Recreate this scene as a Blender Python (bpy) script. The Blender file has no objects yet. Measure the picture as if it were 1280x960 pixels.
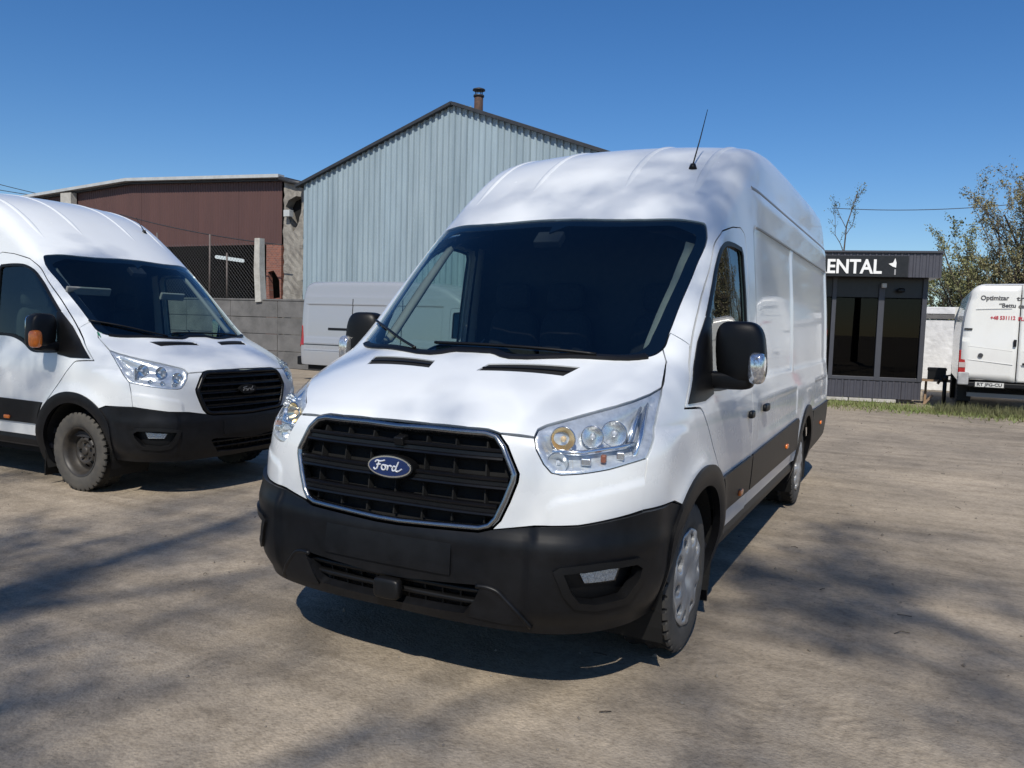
import bpy, bmesh, math, random
import numpy as np
from mathutils import Vector, Matrix
from mathutils.geometry import delaunay_2d_cdt

random.seed(7); RNG = np.random.default_rng(7)
scene = bpy.context.scene
COL = scene.collection

# ------------------------------------------------------------------ camera
F_PX, CX, CY, CZ = 1008.2735, 1.89872, -3.69269, 1.50742
YAW, PITCH, ROLL = 0.468614, -0.0737855, 0.0300169
cam_d = bpy.data.cameras.new('camera')
cam_d.sensor_fit = 'HORIZONTAL'; cam_d.sensor_width = 36.0
cam_d.lens = 36.0 * F_PX / 1280.0
cam_d.clip_start = 0.05; cam_d.clip_end = 3000
cam = bpy.data.objects.new('camera', cam_d); COL.objects.link(cam)
CAM = np.array([CX, CY, CZ])
_r = np.array([math.cos(YAW), math.sin(YAW), 0.0])
_fh = np.array([-math.sin(YAW), math.cos(YAW), 0.0])
_f = _fh * math.cos(PITCH) + np.array([0, 0, math.sin(PITCH)])
_u = -_fh * math.sin(PITCH) + np.array([0, 0, math.cos(PITCH)])
# roll: image content is turned clockwise by ROLL
_R = _r * math.cos(ROLL) + _u * math.sin(ROLL)
_U = -_r * math.sin(ROLL) + _u * math.cos(ROLL)
cam.matrix_world = Matrix(((_R[0], _U[0], -_f[0], CX), (_R[1], _U[1], -_f[1], CY),
                           (_R[2], _U[2], -_f[2], CZ), (0, 0, 0, 1)))
scene.camera = cam
scene.render.resolution_x, scene.render.resolution_y = 1024, 768

def ray(px, py):
    "direction of a photograph pixel (1280 x 960)"
    return _R * ((px - 640) / F_PX) - _U * ((py - 480) / F_PX) + _f
def at_z(px, py, z=0.0):
    d = ray(px, py); return CAM + d * ((z - CAM[2]) / d[2])
def at_y(px, py, y):
    d = ray(px, py); return CAM + d * ((y - CAM[1]) / d[1])
def at_x(px, py, x):
    d = ray(px, py); return CAM + d * ((x - CAM[0]) / d[0])

# ------------------------------------------------------------------ sky, sun, exposure
SUN_EL = math.radians(46.0)
SUN_H = np.array([0.306, -0.952])            # horizontal direction towards the sun
world = bpy.data.worlds.new('World'); scene.world = world; world.use_nodes = True
wn = world.node_tree.nodes; wl = world.node_tree.links
bg = wn['Background']; sky = wn.new('ShaderNodeTexSky'); sky.sky_type = 'NISHITA'
sky.sun_disc = False; sky.sun_elevation = SUN_EL
sky.sun_rotation = math.atan2(SUN_H[0], SUN_H[1])
sky.altitude = 100; sky.air_density = 1.0; sky.dust_density = 0.25; sky.ozone_density = 5.0
hs = wn.new('ShaderNodeHueSaturation'); hs.inputs['Saturation'].default_value = 1.24; hs.inputs['Hue'].default_value = 0.506
wl.new(sky.outputs[0], hs.inputs['Color']); wl.new(hs.outputs[0], bg.inputs[0]); bg.inputs[1].default_value = 0.114
sun_d = bpy.data.lights.new('sun', 'SUN'); sun_d.energy = 4.6; sun_d.angle = math.radians(0.53)
sun_d.color = (1.0, 0.945, 0.85)
sun = bpy.data.objects.new('sun', sun_d); COL.objects.link(sun)
_sd = Vector((SUN_H[0] * math.cos(SUN_EL), SUN_H[1] * math.cos(SUN_EL), math.sin(SUN_EL)))
sun.rotation_euler = _sd.to_track_quat('Z', 'Y').to_euler()
sun.location = (5, -20, 25)
vs = scene.view_settings
vs.view_transform = 'Standard'; vs.look = 'None'; vs.gamma = 1.0; vs.exposure = -0.12
vs.use_curve_mapping = False

# ------------------------------------------------------------------ materials
MATS = {}
def mat(name, col, rough=0.6, metal=0.0, noise=0.0, nscale=8.0, bump=0.0, bscale=60.0, coat=0.0, spec=0.5, dist=0.01,
        col2=None, rvar=0.0, alpha=None):
    if name in MATS: return MATS[name]
    m = bpy.data.materials.new(name); m.use_nodes = True
    nt = m.node_tree; n = nt.nodes; l = nt.links; b = n['Principled BSDF']
    b.inputs['Base Color'].default_value = (*col, 1); b.inputs['Roughness'].default_value = rough
    b.inputs['Metallic'].default_value = metal; b.inputs['Specular IOR Level'].default_value = spec
    if coat: b.inputs['Coat Weight'].default_value = coat; b.inputs['Coat Roughness'].default_value = 0.04
    tc = n.new('ShaderNodeTexCoord')
    if noise or col2 or rvar:
        t = n.new('ShaderNodeTexNoise'); t.inputs['Scale'].default_value = nscale; t.inputs['Detail'].default_value = 7
        t.inputs['Roughness'].default_value = 0.62
        l.new(tc.outputs['Object'], t.inputs['Vector'])
        r = n.new('ShaderNodeValToRGB'); r.color_ramp.elements[0].position = 0.32; r.color_ramp.elements[1].position = 0.7
        a = col2 if col2 else tuple(c * (1 - noise) for c in col)
        bb = col if col2 else tuple(min(1, c * (1 + noise)) for c in col)
        r.color_ramp.elements[0].color = (*a, 1); r.color_ramp.elements[1].color = (*bb, 1)
        l.new(t.outputs['Fac'], r.inputs[0]); l.new(r.outputs[0], b.inputs['Base Color'])
        if rvar:
            mr = n.new('ShaderNodeMapRange'); mr.inputs['To Min'].default_value = max(0, rough - rvar); mr.inputs['To Max'].default_value = rough + rvar
            l.new(t.outputs['Fac'], mr.inputs['Value']); l.new(mr.outputs[0], b.inputs['Roughness'])
    if bump:
        t2 = n.new('ShaderNodeTexNoise'); t2.inputs['Scale'].default_value = bscale; t2.inputs['Detail'].default_value = 5
        l.new(tc.outputs['Object'], t2.inputs['Vector'])
        bp = n.new('ShaderNodeBump'); bp.inputs['Strength'].default_value = bump; bp.inputs['Distance'].default_value = dist
        l.new(t2.outputs['Fac'], bp.inputs['Height']); l.new(bp.outputs[0], b.inputs['Normal'])
    MATS[name] = m; return m

def glass(name, tint, rough=0.0, ior=1.5, gloss=1.0):
    "thin sheet: tinted transmission under a fresnel reflection"
    if name in MATS: return MATS[name]
    m = bpy.data.materials.new(name); m.use_nodes = True
    nt = m.node_tree; n = nt.nodes; l = nt.links; n.remove(n['Principled BSDF']); out = n['Material Output']
    tr = n.new('ShaderNodeBsdfTransparent'); tr.inputs[0].default_value = (*tint, 1)
    gl = n.new('ShaderNodeBsdfGlossy'); gl.inputs['Roughness'].default_value = rough; gl.inputs['Color'].default_value = (gloss, gloss, gloss, 1)
    # Schlick reflectance, the same from both faces of the sheet
    ge = n.new('ShaderNodeNewGeometry'); dt = n.new('ShaderNodeVectorMath'); dt.operation = 'DOT_PRODUCT'
    l.new(ge.outputs['Normal'], dt.inputs[0]); l.new(ge.outputs['Incoming'], dt.inputs[1])
    def mth(op, a, b=None):
        x = n.new('ShaderNodeMath'); x.operation = op
        for i, q in enumerate((a, b)):
            if q is None: continue
            if isinstance(q, (int, float)): x.inputs[i].default_value = q
            else: l.new(q, x.inputs[i])
        return x.outputs[0]
    f0 = ((ior - 1) / (ior + 1))**2 * 1.6
    fr = mth('ADD', mth('MULTIPLY', mth('POWER', mth('SUBTRACT', 1.0, mth('ABSOLUTE', dt.outputs['Value'])), 5.0), 1 - f0), f0)
    mx = n.new('ShaderNodeMixShader')
    l.new(fr, mx.inputs[0]); l.new(tr.outputs[0], mx.inputs[1]); l.new(gl.outputs[0], mx.inputs[2])
    l.new(mx.outputs[0], out.inputs[0]); MATS[name] = m; return m

def white_paint(name, col=(0.765, 0.79, 0.80), dirt=(0.42, 0.37, 0.30)):
    "coated body paint with a film of road dust, thicker in patches near the bottom edge"
    m = mat(name, col, 0.30, coat=0.6)
    nt = m.node_tree; n = nt.nodes; l = nt.links; b = n['Principled BSDF']
    tc = n.new('ShaderNodeTexCoord'); sx = n.new('ShaderNodeSeparateXYZ'); l.new(tc.outputs['Object'], sx.inputs[0])
    t = n.new('ShaderNodeTexNoise'); t.inputs['Scale'].default_value = 3.5; t.inputs['Detail'].default_value = 9; t.inputs['Roughness'].default_value = .68
    l.new(tc.outputs['Object'], t.inputs['Vector'])
    mr = n.new('ShaderNodeMapRange'); mr.inputs['From Min'].default_value = 1.1; mr.inputs['From Max'].default_value = 0.35
    l.new(sx.outputs['Z'], mr.inputs['Value'])
    mu = n.new('ShaderNodeMath'); mu.operation = 'MULTIPLY'; l.new(mr.outputs[0], mu.inputs[0]); l.new(t.outputs['Fac'], mu.inputs[1])
    m2 = n.new('ShaderNodeMapRange'); m2.inputs['From Min'].default_value = .5; m2.inputs['From Max'].default_value = .8; m2.inputs['To Max'].default_value = .07
    l.new(t.outputs['Fac'], m2.inputs['Value'])
    ad = n.new('ShaderNodeMath'); ad.operation = 'MULTIPLY_ADD'; ad.inputs[1].default_value = .35
    l.new(mu.outputs[0], ad.inputs[0]); l.new(m2.outputs[0], ad.inputs[2])
    mx = n.new('ShaderNodeMix'); mx.data_type = 'RGBA'; mx.inputs[6].default_value = (*col, 1); mx.inputs[7].default_value = (*dirt, 1)
    l.new(ad.outputs[0], mx.inputs[0]); l.new(mx.outputs[2], b.inputs['Base Color'])
    m3 = n.new('ShaderNodeMapRange'); m3.inputs['To Min'].default_value = .26; m3.inputs['To Max'].default_value = .55
    l.new(ad.outputs[0], m3.inputs['Value']); l.new(m3.outputs[0], b.inputs['Roughness'])
    return m

def lamp_free(name, col): return mat(name, col, 0.2, coat=0.5)
M_WHITE = white_paint('white_paint')
M_SILVER = white_paint('silver_paint', (0.30, 0.32, 0.35))
M_PLAST = mat('dark_plastic', (0.0062, 0.0066, 0.008), 0.42, spec=.3, noise=.35, nscale=14, bump=.12, bscale=900, dist=.001)
M_BLACK = mat('black_plastic', (0.0045, 0.0045, 0.005), 0.45, spec=.35, noise=.2, nscale=20)
M_GRILLE = mat('grille_plastic', (0.005, 0.005, 0.006), 0.32, spec=.35, noise=.15, nscale=30)
M_VOID = mat('dark_cavity', (0.004, 0.004, 0.004), 0.9)
M_CHROME = mat('chrome', (0.62, 0.64, 0.66), 0.12, metal=1.0, rvar=.05, nscale=40)
M_REFL = mat('lamp_reflector', (0.88, 0.89, 0.90), 0.20, metal=.95, rvar=.08, nscale=60)
M_REFLD = mat('lamp_housing', (0.72, 0.74, 0.76), 0.24, metal=.5, noise=.18, nscale=30, bump=.25, bscale=55, dist=.006)
M_TYRE = mat('tyre_rubber', (0.045, 0.043, 0.040), 0.85, col2=(0.085, 0.077, 0.065), nscale=9, bump=.2, bscale=200, dist=.002)
M_HUB = mat('hubcap_silver', (0.42, 0.43, 0.44), 0.38, metal=.55, noise=.22, nscale=14)
M_STEEL = mat('black_steel', (0.018, 0.017, 0.016), 0.5, col2=(0.05, 0.042, 0.034), nscale=12)
M_AMBER = mat('amber_plastic', (0.75, 0.18, 0.02), 0.22, coat=.5, noise=.15, nscale=40)
M_RED = mat('red_plastic', (0.35, 0.015, 0.015), 0.22, coat=.5, noise=.15, nscale=40)
M_CLEAR = glass('clear_cover', (0.93, 0.95, 0.96))
M_WS = glass('windscreen_glass', (0.66, 0.76, 0.75), ior=1.5)
M_SG = glass('side_glass', (0.62, 0.78, 0.73), ior=1.5)
M_INT = mat('cab_plastic', (0.022, 0.022, 0.025), 0.65, noise=.2, nscale=20)
M_SEAT = mat('seat_cloth', (0.017, 0.018, 0.022), 0.9, noise=.3, nscale=60)
M_TRIM = mat('pillar_trim', (0.27, 0.27, 0.25), 0.8, noise=.05, nscale=30)
M_FRIT = mat('black_border', (0.006, 0.007, 0.008), 0.08, coat=.5)
M_RING = mat('satin_chrome', (0.36, 0.37, 0.38), 0.26, metal=1.0, rvar=.06, nscale=40)
M_SCRIPT = mat('silver_script', (0.72, 0.74, 0.77), 0.3, metal=.25)
M_BADGE = mat('badge_blue', (0.003, 0.016, 0.085), 0.25, coat=.25)

# ------------------------------------------------------------------ object helpers
def tag(o, label=None, cat=None, group=None, kind=None):
    if label: o['label'] = label
    if cat: o['category'] = cat
    if group: o['group'] = group
    if kind: o['kind'] = kind
    return o
def empty(name, loc=(0, 0, 0), rz=0.0, parent=None):
    o = bpy.data.objects.new(name, None); COL.objects.link(o)
    o.location = loc; o.rotation_euler = (0, 0, rz); o.empty_display_size = .2
    if parent: o.parent = parent
    return o
def link(name, me, m=None, parent=None, smooth=False):
    if m is not None and not me.materials: me.materials.append(m)
    if smooth: me.polygons.foreach_set('use_smooth', [True] * len(me.polygons))
    o = bpy.data.objects.new(name, me); COL.objects.link(o)
    if parent is not None: o.parent = parent
    return o
def mesh_py(name, v, f, m=None, parent=None, smooth=False):
    me = bpy.data.meshes.new(name); me.from_pydata([tuple(map(float, p)) for p in v], [], [tuple(map(int, q)) for q in f])
    me.update(); return link(name, me, m, parent, smooth)

class MB:
    "collects shapes for one mesh"
    def __init__(s): s.v = []; s.f = []
    def add(s, v, f):
        n = len(s.v); s.v += [tuple(map(float, p)) for p in v]; s.f += [tuple(i + n for i in q) for q in f]; return s
    def box(s, c, d, rz=0.0, rx=0.0, ry=0.0, taper=1.0):
        hx, hy, hz = d[0] / 2, d[1] / 2, d[2] / 2
        pts = [(-hx, -hy, -hz), (hx, -hy, -hz), (hx, hy, -hz), (-hx, hy, -hz)] + \
              [(-hx * taper, -hy * taper, hz), (hx * taper, -hy * taper, hz), (hx * taper, hy * taper, hz), (-hx * taper, hy * taper, hz)]
        R = Matrix.Rotation(rz, 3, 'Z') @ Matrix.Rotation(ry, 3, 'Y') @ Matrix.Rotation(rx, 3, 'X')
        pts = [tuple(R @ Vector(p) + Vector(c)) for p in pts]
        return s.add(pts, [(0, 3, 2, 1), (4, 5, 6, 7), (0, 1, 5, 4), (1, 2, 6, 5), (2, 3, 7, 6), (3, 0, 4, 7)])
    def tube(s, pts, rad, n=8, caps=True):
        pts = [Vector(p) for p in pts]; k = len(pts)
        rad = [rad] * k if not hasattr(rad, '__len__') else rad
        v = []; f = []; prev = None
        for i, p in enumerate(pts):
            t = (pts[min(i + 1, k - 1)] - pts[max(i - 1, 0)]).normalized()
            if prev is None:
                a = t.orthogonal().normalized()
            else:
                a = (prev - t * prev.dot(t)); a = a.normalized() if a.length > 1e-6 else t.orthogonal().normalized()
            prev = a; b = t.cross(a)
            for j in range(n):
                w = 2 * math.pi * j / n; v.append(p + (a * math.cos(w) + b * math.sin(w)) * rad[i])
        for i in range(k - 1):
            for j in range(n):
                f.append((i * n + j, i * n + (j + 1) % n, (i + 1) * n + (j + 1) % n, (i + 1) * n + j))
        if caps: f.append(tuple(range(n - 1, -1, -1))); f.append(tuple((k - 1) * n + j for j in range(n)))
        return s.add(v, f)
    def build(s, name, m, parent=None, smooth=False, bevel=0.0, seg=2, auto=None):
        me = bpy.data.meshes.new(name); me.from_pydata(s.v, [], s.f); me.update()
        o = link(name, me, m, parent, smooth)
        if bevel:
            b = o.modifiers.new('bevel', 'BEVEL'); b.width = bevel; b.segments = seg; b.limit_method = 'ANGLE'; b.angle_limit = .6
            me.polygons.foreach_set('use_smooth', [True] * len(me.polygons)); b.harden_normals = True
        return o

def spline(pts, n=8, closed=False):
    "Catmull-Rom through points (any dimension)"
    P = np.asarray(pts, float); k = len(P); out = []
    rng = range(k if closed else k - 1)
    for i in rng:
        if closed: a, b, c, d = P[(i - 1) % k], P[i], P[(i + 1) % k], P[(i + 2) % k]
        else: a, b, c, d = P[max(i - 1, 0)], P[i], P[i + 1], P[min(i + 2, k - 1)]
        # centripetal tangents
        t = np.linspace(0, 1, n, endpoint=False)[:, None]
        l0 = np.linalg.norm(b - a) or 1e-6; l1 = np.linalg.norm(c - b) or 1e-6; l2 = np.linalg.norm(d - c) or 1e-6
        m1 = (c - b) if i == 0 and not closed else l1 * ((b - a) / l0 * l1 + (c - b) / l1 * l0) / (l0 + l1)
        m2 = (c - b) if i == k - 2 and not closed else l1 * ((c - b) / l1 * l2 + (d - c) / l2 * l1) / (l1 + l2)
        out.append((2 * t**3 - 3 * t**2 + 1) * b + (t**3 - 2 * t**2 + t) * m1 + (-2 * t**3 + 3 * t**2) * c + (t**3 - t**2) * m2)
    if not closed: out.append(P[-1:])
    return np.concatenate(out)
def ctab(xs, ys, n=1200):
    c = spline(np.stack([xs, ys], 1), 40); return c[:, 0], c[:, 1]
def tab(t, x): return np.interp(x, t[0], t[1])
def sm(a, b, x):
    t = np.clip((x - a) / (b - a), 0, 1); return t * t * (3 - 2 * t)
def resample(P, step, closed=True):
    P = np.asarray(P, float)
    if closed: P = np.concatenate([P, P[:1]])
    seg = np.linalg.norm(np.diff(P, axis=0), axis=1); out = []
    for i, L in enumerate(seg):
        if L < 1e-9: continue
        k = max(1, int(math.ceil(L / step)))
        for j in range(k): out.append(P[i] + (P[i + 1] - P[i]) * (j / k))
    if not closed: out.append(P[-1])
    return np.array(out)
def dedupe(P, tol):
    out = [P[0]]
    for p in P[1:]:
        if np.linalg.norm(p - out[-1]) > tol: out.append(p)
    if np.linalg.norm(out[-1] - out[0]) < tol and len(out) > 3: out.pop()
    return np.array(out)
def inside(poly, Q):
    "even-odd test, vectorised over Q"
    x, y = Q[:, 0], Q[:, 1]; c = np.zeros(len(Q), bool); P = poly; n = len(P)
    for i in range(n):
        x1, y1 = P[i]; x2, y2 = P[(i + 1) % n]
        if y1 == y2: continue
        m = ((y1 > y) != (y2 > y)); c ^= m & (x < (x2 - x1) * (y - y1) / (y2 - y1) + x1)
    return c
def offset_poly(P, d):
    "move a closed polygon's vertices outward by d"
    P = np.asarray(P, float); a = np.roll(P, 1, 0); b = np.roll(P, -1, 0)
    e1 = P - a; e2 = b - P
    n1 = np.stack([e1[:, 1], -e1[:, 0]], 1); n1 /= np.linalg.norm(n1, axis=1, keepdims=True) + 1e-12
    n2 = np.stack([e2[:, 1], -e2[:, 0]], 1); n2 /= np.linalg.norm(n2, axis=1, keepdims=True) + 1e-12
    n = n1 + n2; L = np.linalg.norm(n, axis=1, keepdims=True); n = n / np.maximum(L, .6)
    n *= 1.0 / np.maximum(np.sum(n * n1, 1, keepdims=True), .5)
    area = .5 * np.sum(P[:, 0] * b[:, 1] - b[:, 0] * P[:, 1])
    return P + n * d * (1 if area > 0 else -1)
def tri2d(outline, holes=(), sp=0.03, bsp=None, grid=True):
    "triangulate a polygon with holes, interior points on a grid; returns verts (N,2), tris"
    bsp = bsp or sp
    loops = [dedupe(resample(outline, bsp), bsp * .15)] + [dedupe(resample(h, bsp), bsp * .15) for h in holes]
    pts = []; edges = []
    for L in loops:
        n0 = len(pts); pts += [tuple(p) for p in L]; k = len(L)
        edges += [(n0 + i, n0 + (i + 1) % k) for i in range(k)]
    B = np.array(pts)
    if grid:
        lo, hi = loops[0].min(0), loops[0].max(0)
        gx = np.arange(lo[0] + sp / 2, hi[0], sp); gy = np.arange(lo[1] + sp / 2, hi[1], sp)
        if len(gx) and len(gy):
            G = np.stack(np.meshgrid(gx, gy), -1).reshape(-1, 2)
            ok = inside(loops[0], G)
            for h in loops[1:]: ok &= ~inside(h, G)
            G = G[ok]
            # drop points close to a border sample (cell hashing)
            if len(G):
                cell = sp * .55; d = {}
                for b in B: d.setdefault((int(b[0] // cell), int(b[1] // cell)), []).append(b)
                keep = []
                for g in G:
                    i, j = int(g[0] // cell), int(g[1] // cell); good = True
                    for a in (-1, 0, 1):
                        for c in (-1, 0, 1):
                            for b in d.get((i + a, j + c), ()):
                                if (b[0] - g[0])**2 + (b[1] - g[1])**2 < cell * cell: good = False; break
                    if good: keep.append(tuple(g))
                pts += keep
    r = delaunay_2d_cdt([Vector(p) for p in pts], edges, [], 0, 1e-7, False)
    V = np.array([tuple(p) for p in r[0]]); T = np.array([t for t in r[2] if len(t) == 3])
    cen = V[T].mean(1); ok = inside(loops[0], cen)
    for h in loops[1:]: ok &= ~inside(h, cen)
    T = T[ok]
    a = V[T[:, 1]] - V[T[:, 0]]; b = V[T[:, 2]] - V[T[:, 0]]; ar = a[:, 0] * b[:, 1] - a[:, 1] * b[:, 0]
    T[ar < 0] = T[ar < 0][:, ::-1]; T = T[np.abs(ar) > 1e-10]
    used = np.unique(T); mp = -np.ones(len(V), int); mp[used] = np.arange(len(used))
    return V[used], mp[T]
def border_loops(T):
    e = {}
    for t in T:
        for i in range(3):
            a, b = int(t[i]), int(t[(i + 1) % 3]); e[(a, b)] = 1
    return [(a, b) for (a, b) in e if (b, a) not in e]
def solid2d(outline, holes=(), depth=0.02, sp=0.2, f=None):
    "flat plate from a 2D outline (x, z) with thickness along +y; f maps (x, y, z)"
    V, T = tri2d(outline, holes, sp, sp, grid=f is not None)
    n = len(V); v = [(p[0], 0, p[1]) for p in V] + [(p[0], depth, p[1]) for p in V]
    fc = [tuple(t) for t in T] + [tuple(x + n for x in t[::-1]) for t in T]
    for a, b in border_loops(T): fc.append((b, a, a + n, b + n))
    if f: v = [f(*p) for p in v]
    return v, fc
DEBUG = False
# ------------------------------------------------------------------ van body as a smooth implicit surface
# van frame: x to the van's left, y rearward, z up, origin on the ground below the front axle
PROFILE = [(-.30, .20), (-.60, .20), (-.84, .205), (-.94, .235), (-.995, .32), (-1.022, .45), (-1.03, .56), (-1.022, .65), (-1.005, .73), (-.994, .85),
           (-.980, .98), (-.962, 1.06), (-.93, 1.108), (-.86, 1.155), (-.72, 1.228), (-.55, 1.297), (-.42, 1.345), (-.345, 1.376),
           (-.28, 1.422), (0., 1.657), (.25, 1.866), (.45, 2.030), (.56, 2.118), (.72, 2.238), (.9, 2.365), (1.1, 2.497), (1.35, 2.625), (1.65, 2.718),
           (2.1, 2.780), (2.8, 2.808), (4., 2.812), (5.1, 2.80), (5.48, 2.775), (5.60, 2.70), (5.66, 2.56), (5.68, 2.3), (5.69, 1.5),
           (5.69, .65), (5.67, .48), (5.55, .42), (5.2, .38), (4., .32), (2.4, .27), (1.0, .24)]
_pc = np.array([1.0, 1.10])
_pp = spline(PROFILE, 60, closed=True) - _pc
_th = np.unwrap(np.arctan2(_pp[:, 1], _pp[:, 0])); _rr = np.hypot(_pp[:, 0], _pp[:, 1])
if _th[-1] < _th[0]: _th, _rr = _th[::-1], _rr[::-1]
_o = np.argsort(_th % (2 * math.pi)); _th, _rr = (_th % (2 * math.pi))[_o], _rr[_o]
_TG = np.linspace(0, 2 * math.pi, 9001)
_RG = np.interp(_TG, np.r_[_th - 2 * math.pi, _th, _th + 2 * math.pi], np.r_[_rr, _rr, _rr])
_ker = np.exp(-np.linspace(-2, 2, 25)**2); _ker /= _ker.sum()
_RG = np.convolve(np.r_[_RG[-13:-1], _RG, _RG[1:13]], _ker, 'valid')
_DG = np.gradient(_RG, _TG[1]); _CG = 1 / np.sqrt(1 + (_DG / _RG)**2)
W_CAB = ctab([.15, .22, .32, .45, .60, .75, .90, 1.05, 1.15, 1.25, 1.40, 1.70, 2.0, 2.3, 2.6, 2.9],
             [.90, .935, .968, .998, 1.015, 1.026, 1.029, 1.026, 1.016, 1.000, .982, .945, .903, .876, .850, .80])
W_CAR = ctab([.15, .22, .32, .45, .60, .75, .90, 1.05, 1.12, 1.20, 1.40, 1.70, 2.0, 2.25, 2.37, 2.40, 2.43, 2.6, 2.9],
             [.90, .935, .968, .998, 1.015, 1.022, 1.024, 1.020, 1.010, 1.002, .994, .980, .957, .936, .926, .916, .912, .895, .85])
T_BEND = ctab([0., .2, 1.0, 1.2, 1.4, 2.1, 2.8, 3.2], [.28, .28, .27, .31, .335, .262, .14, .12])
T_CROWN = ctab([-1.5, -.9, -.4, -.2, .2, .6, 1.2, 2., 6.], [.02, .04, .04, .03, .02, .03, .05, .06, .06])
def body_f(P):
    x = np.abs(P[:, 0]); y = P[:, 1]; z = P[:, 2]
    bend = tab(T_BEND, z) * np.minimum(x, 1.2)**3 * (1 - sm(.8, 3.2, y))
    bend = bend - .10 * x**3 * sm(4.6, 5.3, y) * -1 * 0
    zz = z + tab(T_CROWN, y) * np.minimum(x, 1.1)**2
    # roof swages
    rib = .0 * (np.exp(-((x - .30) / .028)**2) + np.exp(-((x - .675) / .032)**2)) * sm(.66, .95, y) * sm(5.5, 5.2, y)
    zz = zz - rib * sm(2.1, 2.3, z)
    yy = y - bend + .03 * x**2 * sm(4.8, 5.6, y) * 1.0
    q0 = yy - _pc[0]; q1 = zz - _pc[1]
    th = np.arctan2(q1, q0) % (2 * math.pi); rho = np.hypot(q0, q1)
    d1 = (rho - np.interp(th, _TG, _RG)) * np.interp(th, _TG, _CG)
    b = sm(.75, 1.7, y)
    W = tab(W_CAB, z) * (1 - b) + tab(W_CAR, z) * b
    W = W - .075 * (np.clip(.25 - y, 0, 2) / 1.2)**2 - .008 * sm(4.9, 5.7, y)
    # fender bulges over the wheels
    for yc, a in ((0., .022), (3.75, .014)):
        r = np.hypot(y - yc, (z - .36)); W = W + a * np.exp(-((r - .49) / .085)**2) * sm(.30, .55, z)
    # pressed cargo side panels
    pan = lambda y0, y1, z0, z1, e: sm(y0, y0 + e, y) * sm(y1, y1 - e, y) * sm(z0, z0 + e, z) * sm(z1, z1 - e, z)
    W = W - .012 * (pan(1.42, 2.95, 1.20, 2.16, .05) + pan(3.02, 5.45, 1.20, 2.16, .05)) - .008 * (pan(1.40, 3.2, .84, 1.08, .04) + pan(4.35, 5.5, .84, 1.08, .04))
    d2 = x - W
    low = sm(1.32, 1.05, z) * sm(.25, -.25, y)
    roof = sm(2.1, 2.5, z) * sm(.6, 1.3, y)
    k = .085 + .19 * low + .03 * roof + .07 * sm(5., 5.5, y)
    h = np.clip(k - np.abs(d1 - d2), 0, None) / k
    return np.maximum(d1, d2) + h * h * k * .25
def body_n(P, e=.004):
    g = np.empty_like(P)
    for i in range(3):
        d = np.zeros(3); d[i] = e; g[:, i] = body_f(P + d) - body_f(P - d)
    return g / (np.linalg.norm(g, axis=1, keepdims=True) + 1e-12)
def cast(O, D, t0, t1, n=40, enter=False):
    "first crossing of the body surface along each ray (leaving it, or entering it)"
    s = -1.0 if enter else 1.0
    ts = np.linspace(t0, t1, n); lo = np.full(len(O), float(t0)); hi = np.full(len(O), float(t1)); done = np.zeros(len(O), bool)
    for a, b in zip(ts[:-1], ts[1:]):
        idx = np.where(~done)[0]
        if not len(idx): break
        v = s * body_f(O[idx] + D[idx] * b) > 0
        w = idx[v]; lo[w] = a; hi[w] = b; done[w] = True
    for _ in range(22):
        m = (lo + hi) / 2; v = s * body_f(O + D * m[:, None]) > 0
        hi = np.where(v, m, hi); lo = np.where(v, lo, m)
    return O + D * ((lo + hi) / 2)[:, None]

class Axial:      # rays around the van's long axis: (y, angle)
    R = 1.1; ZA = 1.2
    @classmethod
    def pts(c, q): th = q[:, 1] / c.R; O = np.stack([0 * th, q[:, 0], 0 * th + c.ZA], 1); return cast(O, np.stack([np.sin(th), 0 * th, np.cos(th)], 1), .02, 2.2)
    @classmethod
    def inv(c, P): return np.stack([P[:, 1], np.arctan2(P[:, 0], P[:, 2] - c.ZA) * c.R], 1)
class Cyl:        # horizontal rays out of a vertical axis: (angle, z)
    R = 1.15; Y0 = .30
    @classmethod
    def pts(c, q): ph = q[:, 0] / c.R; O = np.stack([0 * ph, 0 * ph + c.Y0, q[:, 1]], 1); return cast(O, np.stack([np.sin(ph), -np.cos(ph), 0 * ph], 1), .3, 2.2)
    @classmethod
    def inv(c, P): return np.stack([np.arctan2(P[:, 0], c.Y0 - P[:, 1]) * c.R, P[:, 2]], 1)
class Top:        # straight up: (x, y)
    @classmethod
    def pts(c, q): O = np.stack([q[:, 0], q[:, 1], 0 * q[:, 0] + .85], 1); return cast(O, np.tile([0., 0, 1], (len(q), 1)), 0, 1.2)
    @classmethod
    def inv(c, P): return P[:, :2]
class SideX:      # sideways: (y, z), left side of the van (+x)
    @classmethod
    def pts(c, q): O = np.stack([0 * q[:, 0] + .45, q[:, 0], q[:, 1]], 1); return cast(O, np.tile([1., 0, 0], (len(q), 1)), 0, .9)
    @classmethod
    def inv(c, P): return P[:, 1:]
class Rear:       # backwards: (x, z)
    @classmethod
    def pts(c, q): O = np.stack([q[:, 0], 0 * q[:, 0] + 5.0, q[:, 1]], 1); return cast(O, np.tile([0., 1, 0], (len(q), 1)), 0, .9)
    @classmethod
    def inv(c, P): return P[:, [0, 2]]

def unproject(px, xf=None):
    "photograph pixels -> points on the van body (in the van's own frame)"
    D = np.array([ray(*p) for p in px]); O = np.tile(CAM, (len(D), 1))
    if xf is not None:
        (tx, ty), a = xf; c, s = math.cos(-a), math.sin(-a); R = np.array([[c, -s, 0], [s, c, 0], [0, 0, 1.]])
        O = (O - np.array([tx, ty, 0])) @ R.T; D = D @ R.T
    return cast(O, D, 1.5, 9.5, 400, enter=True)

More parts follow.
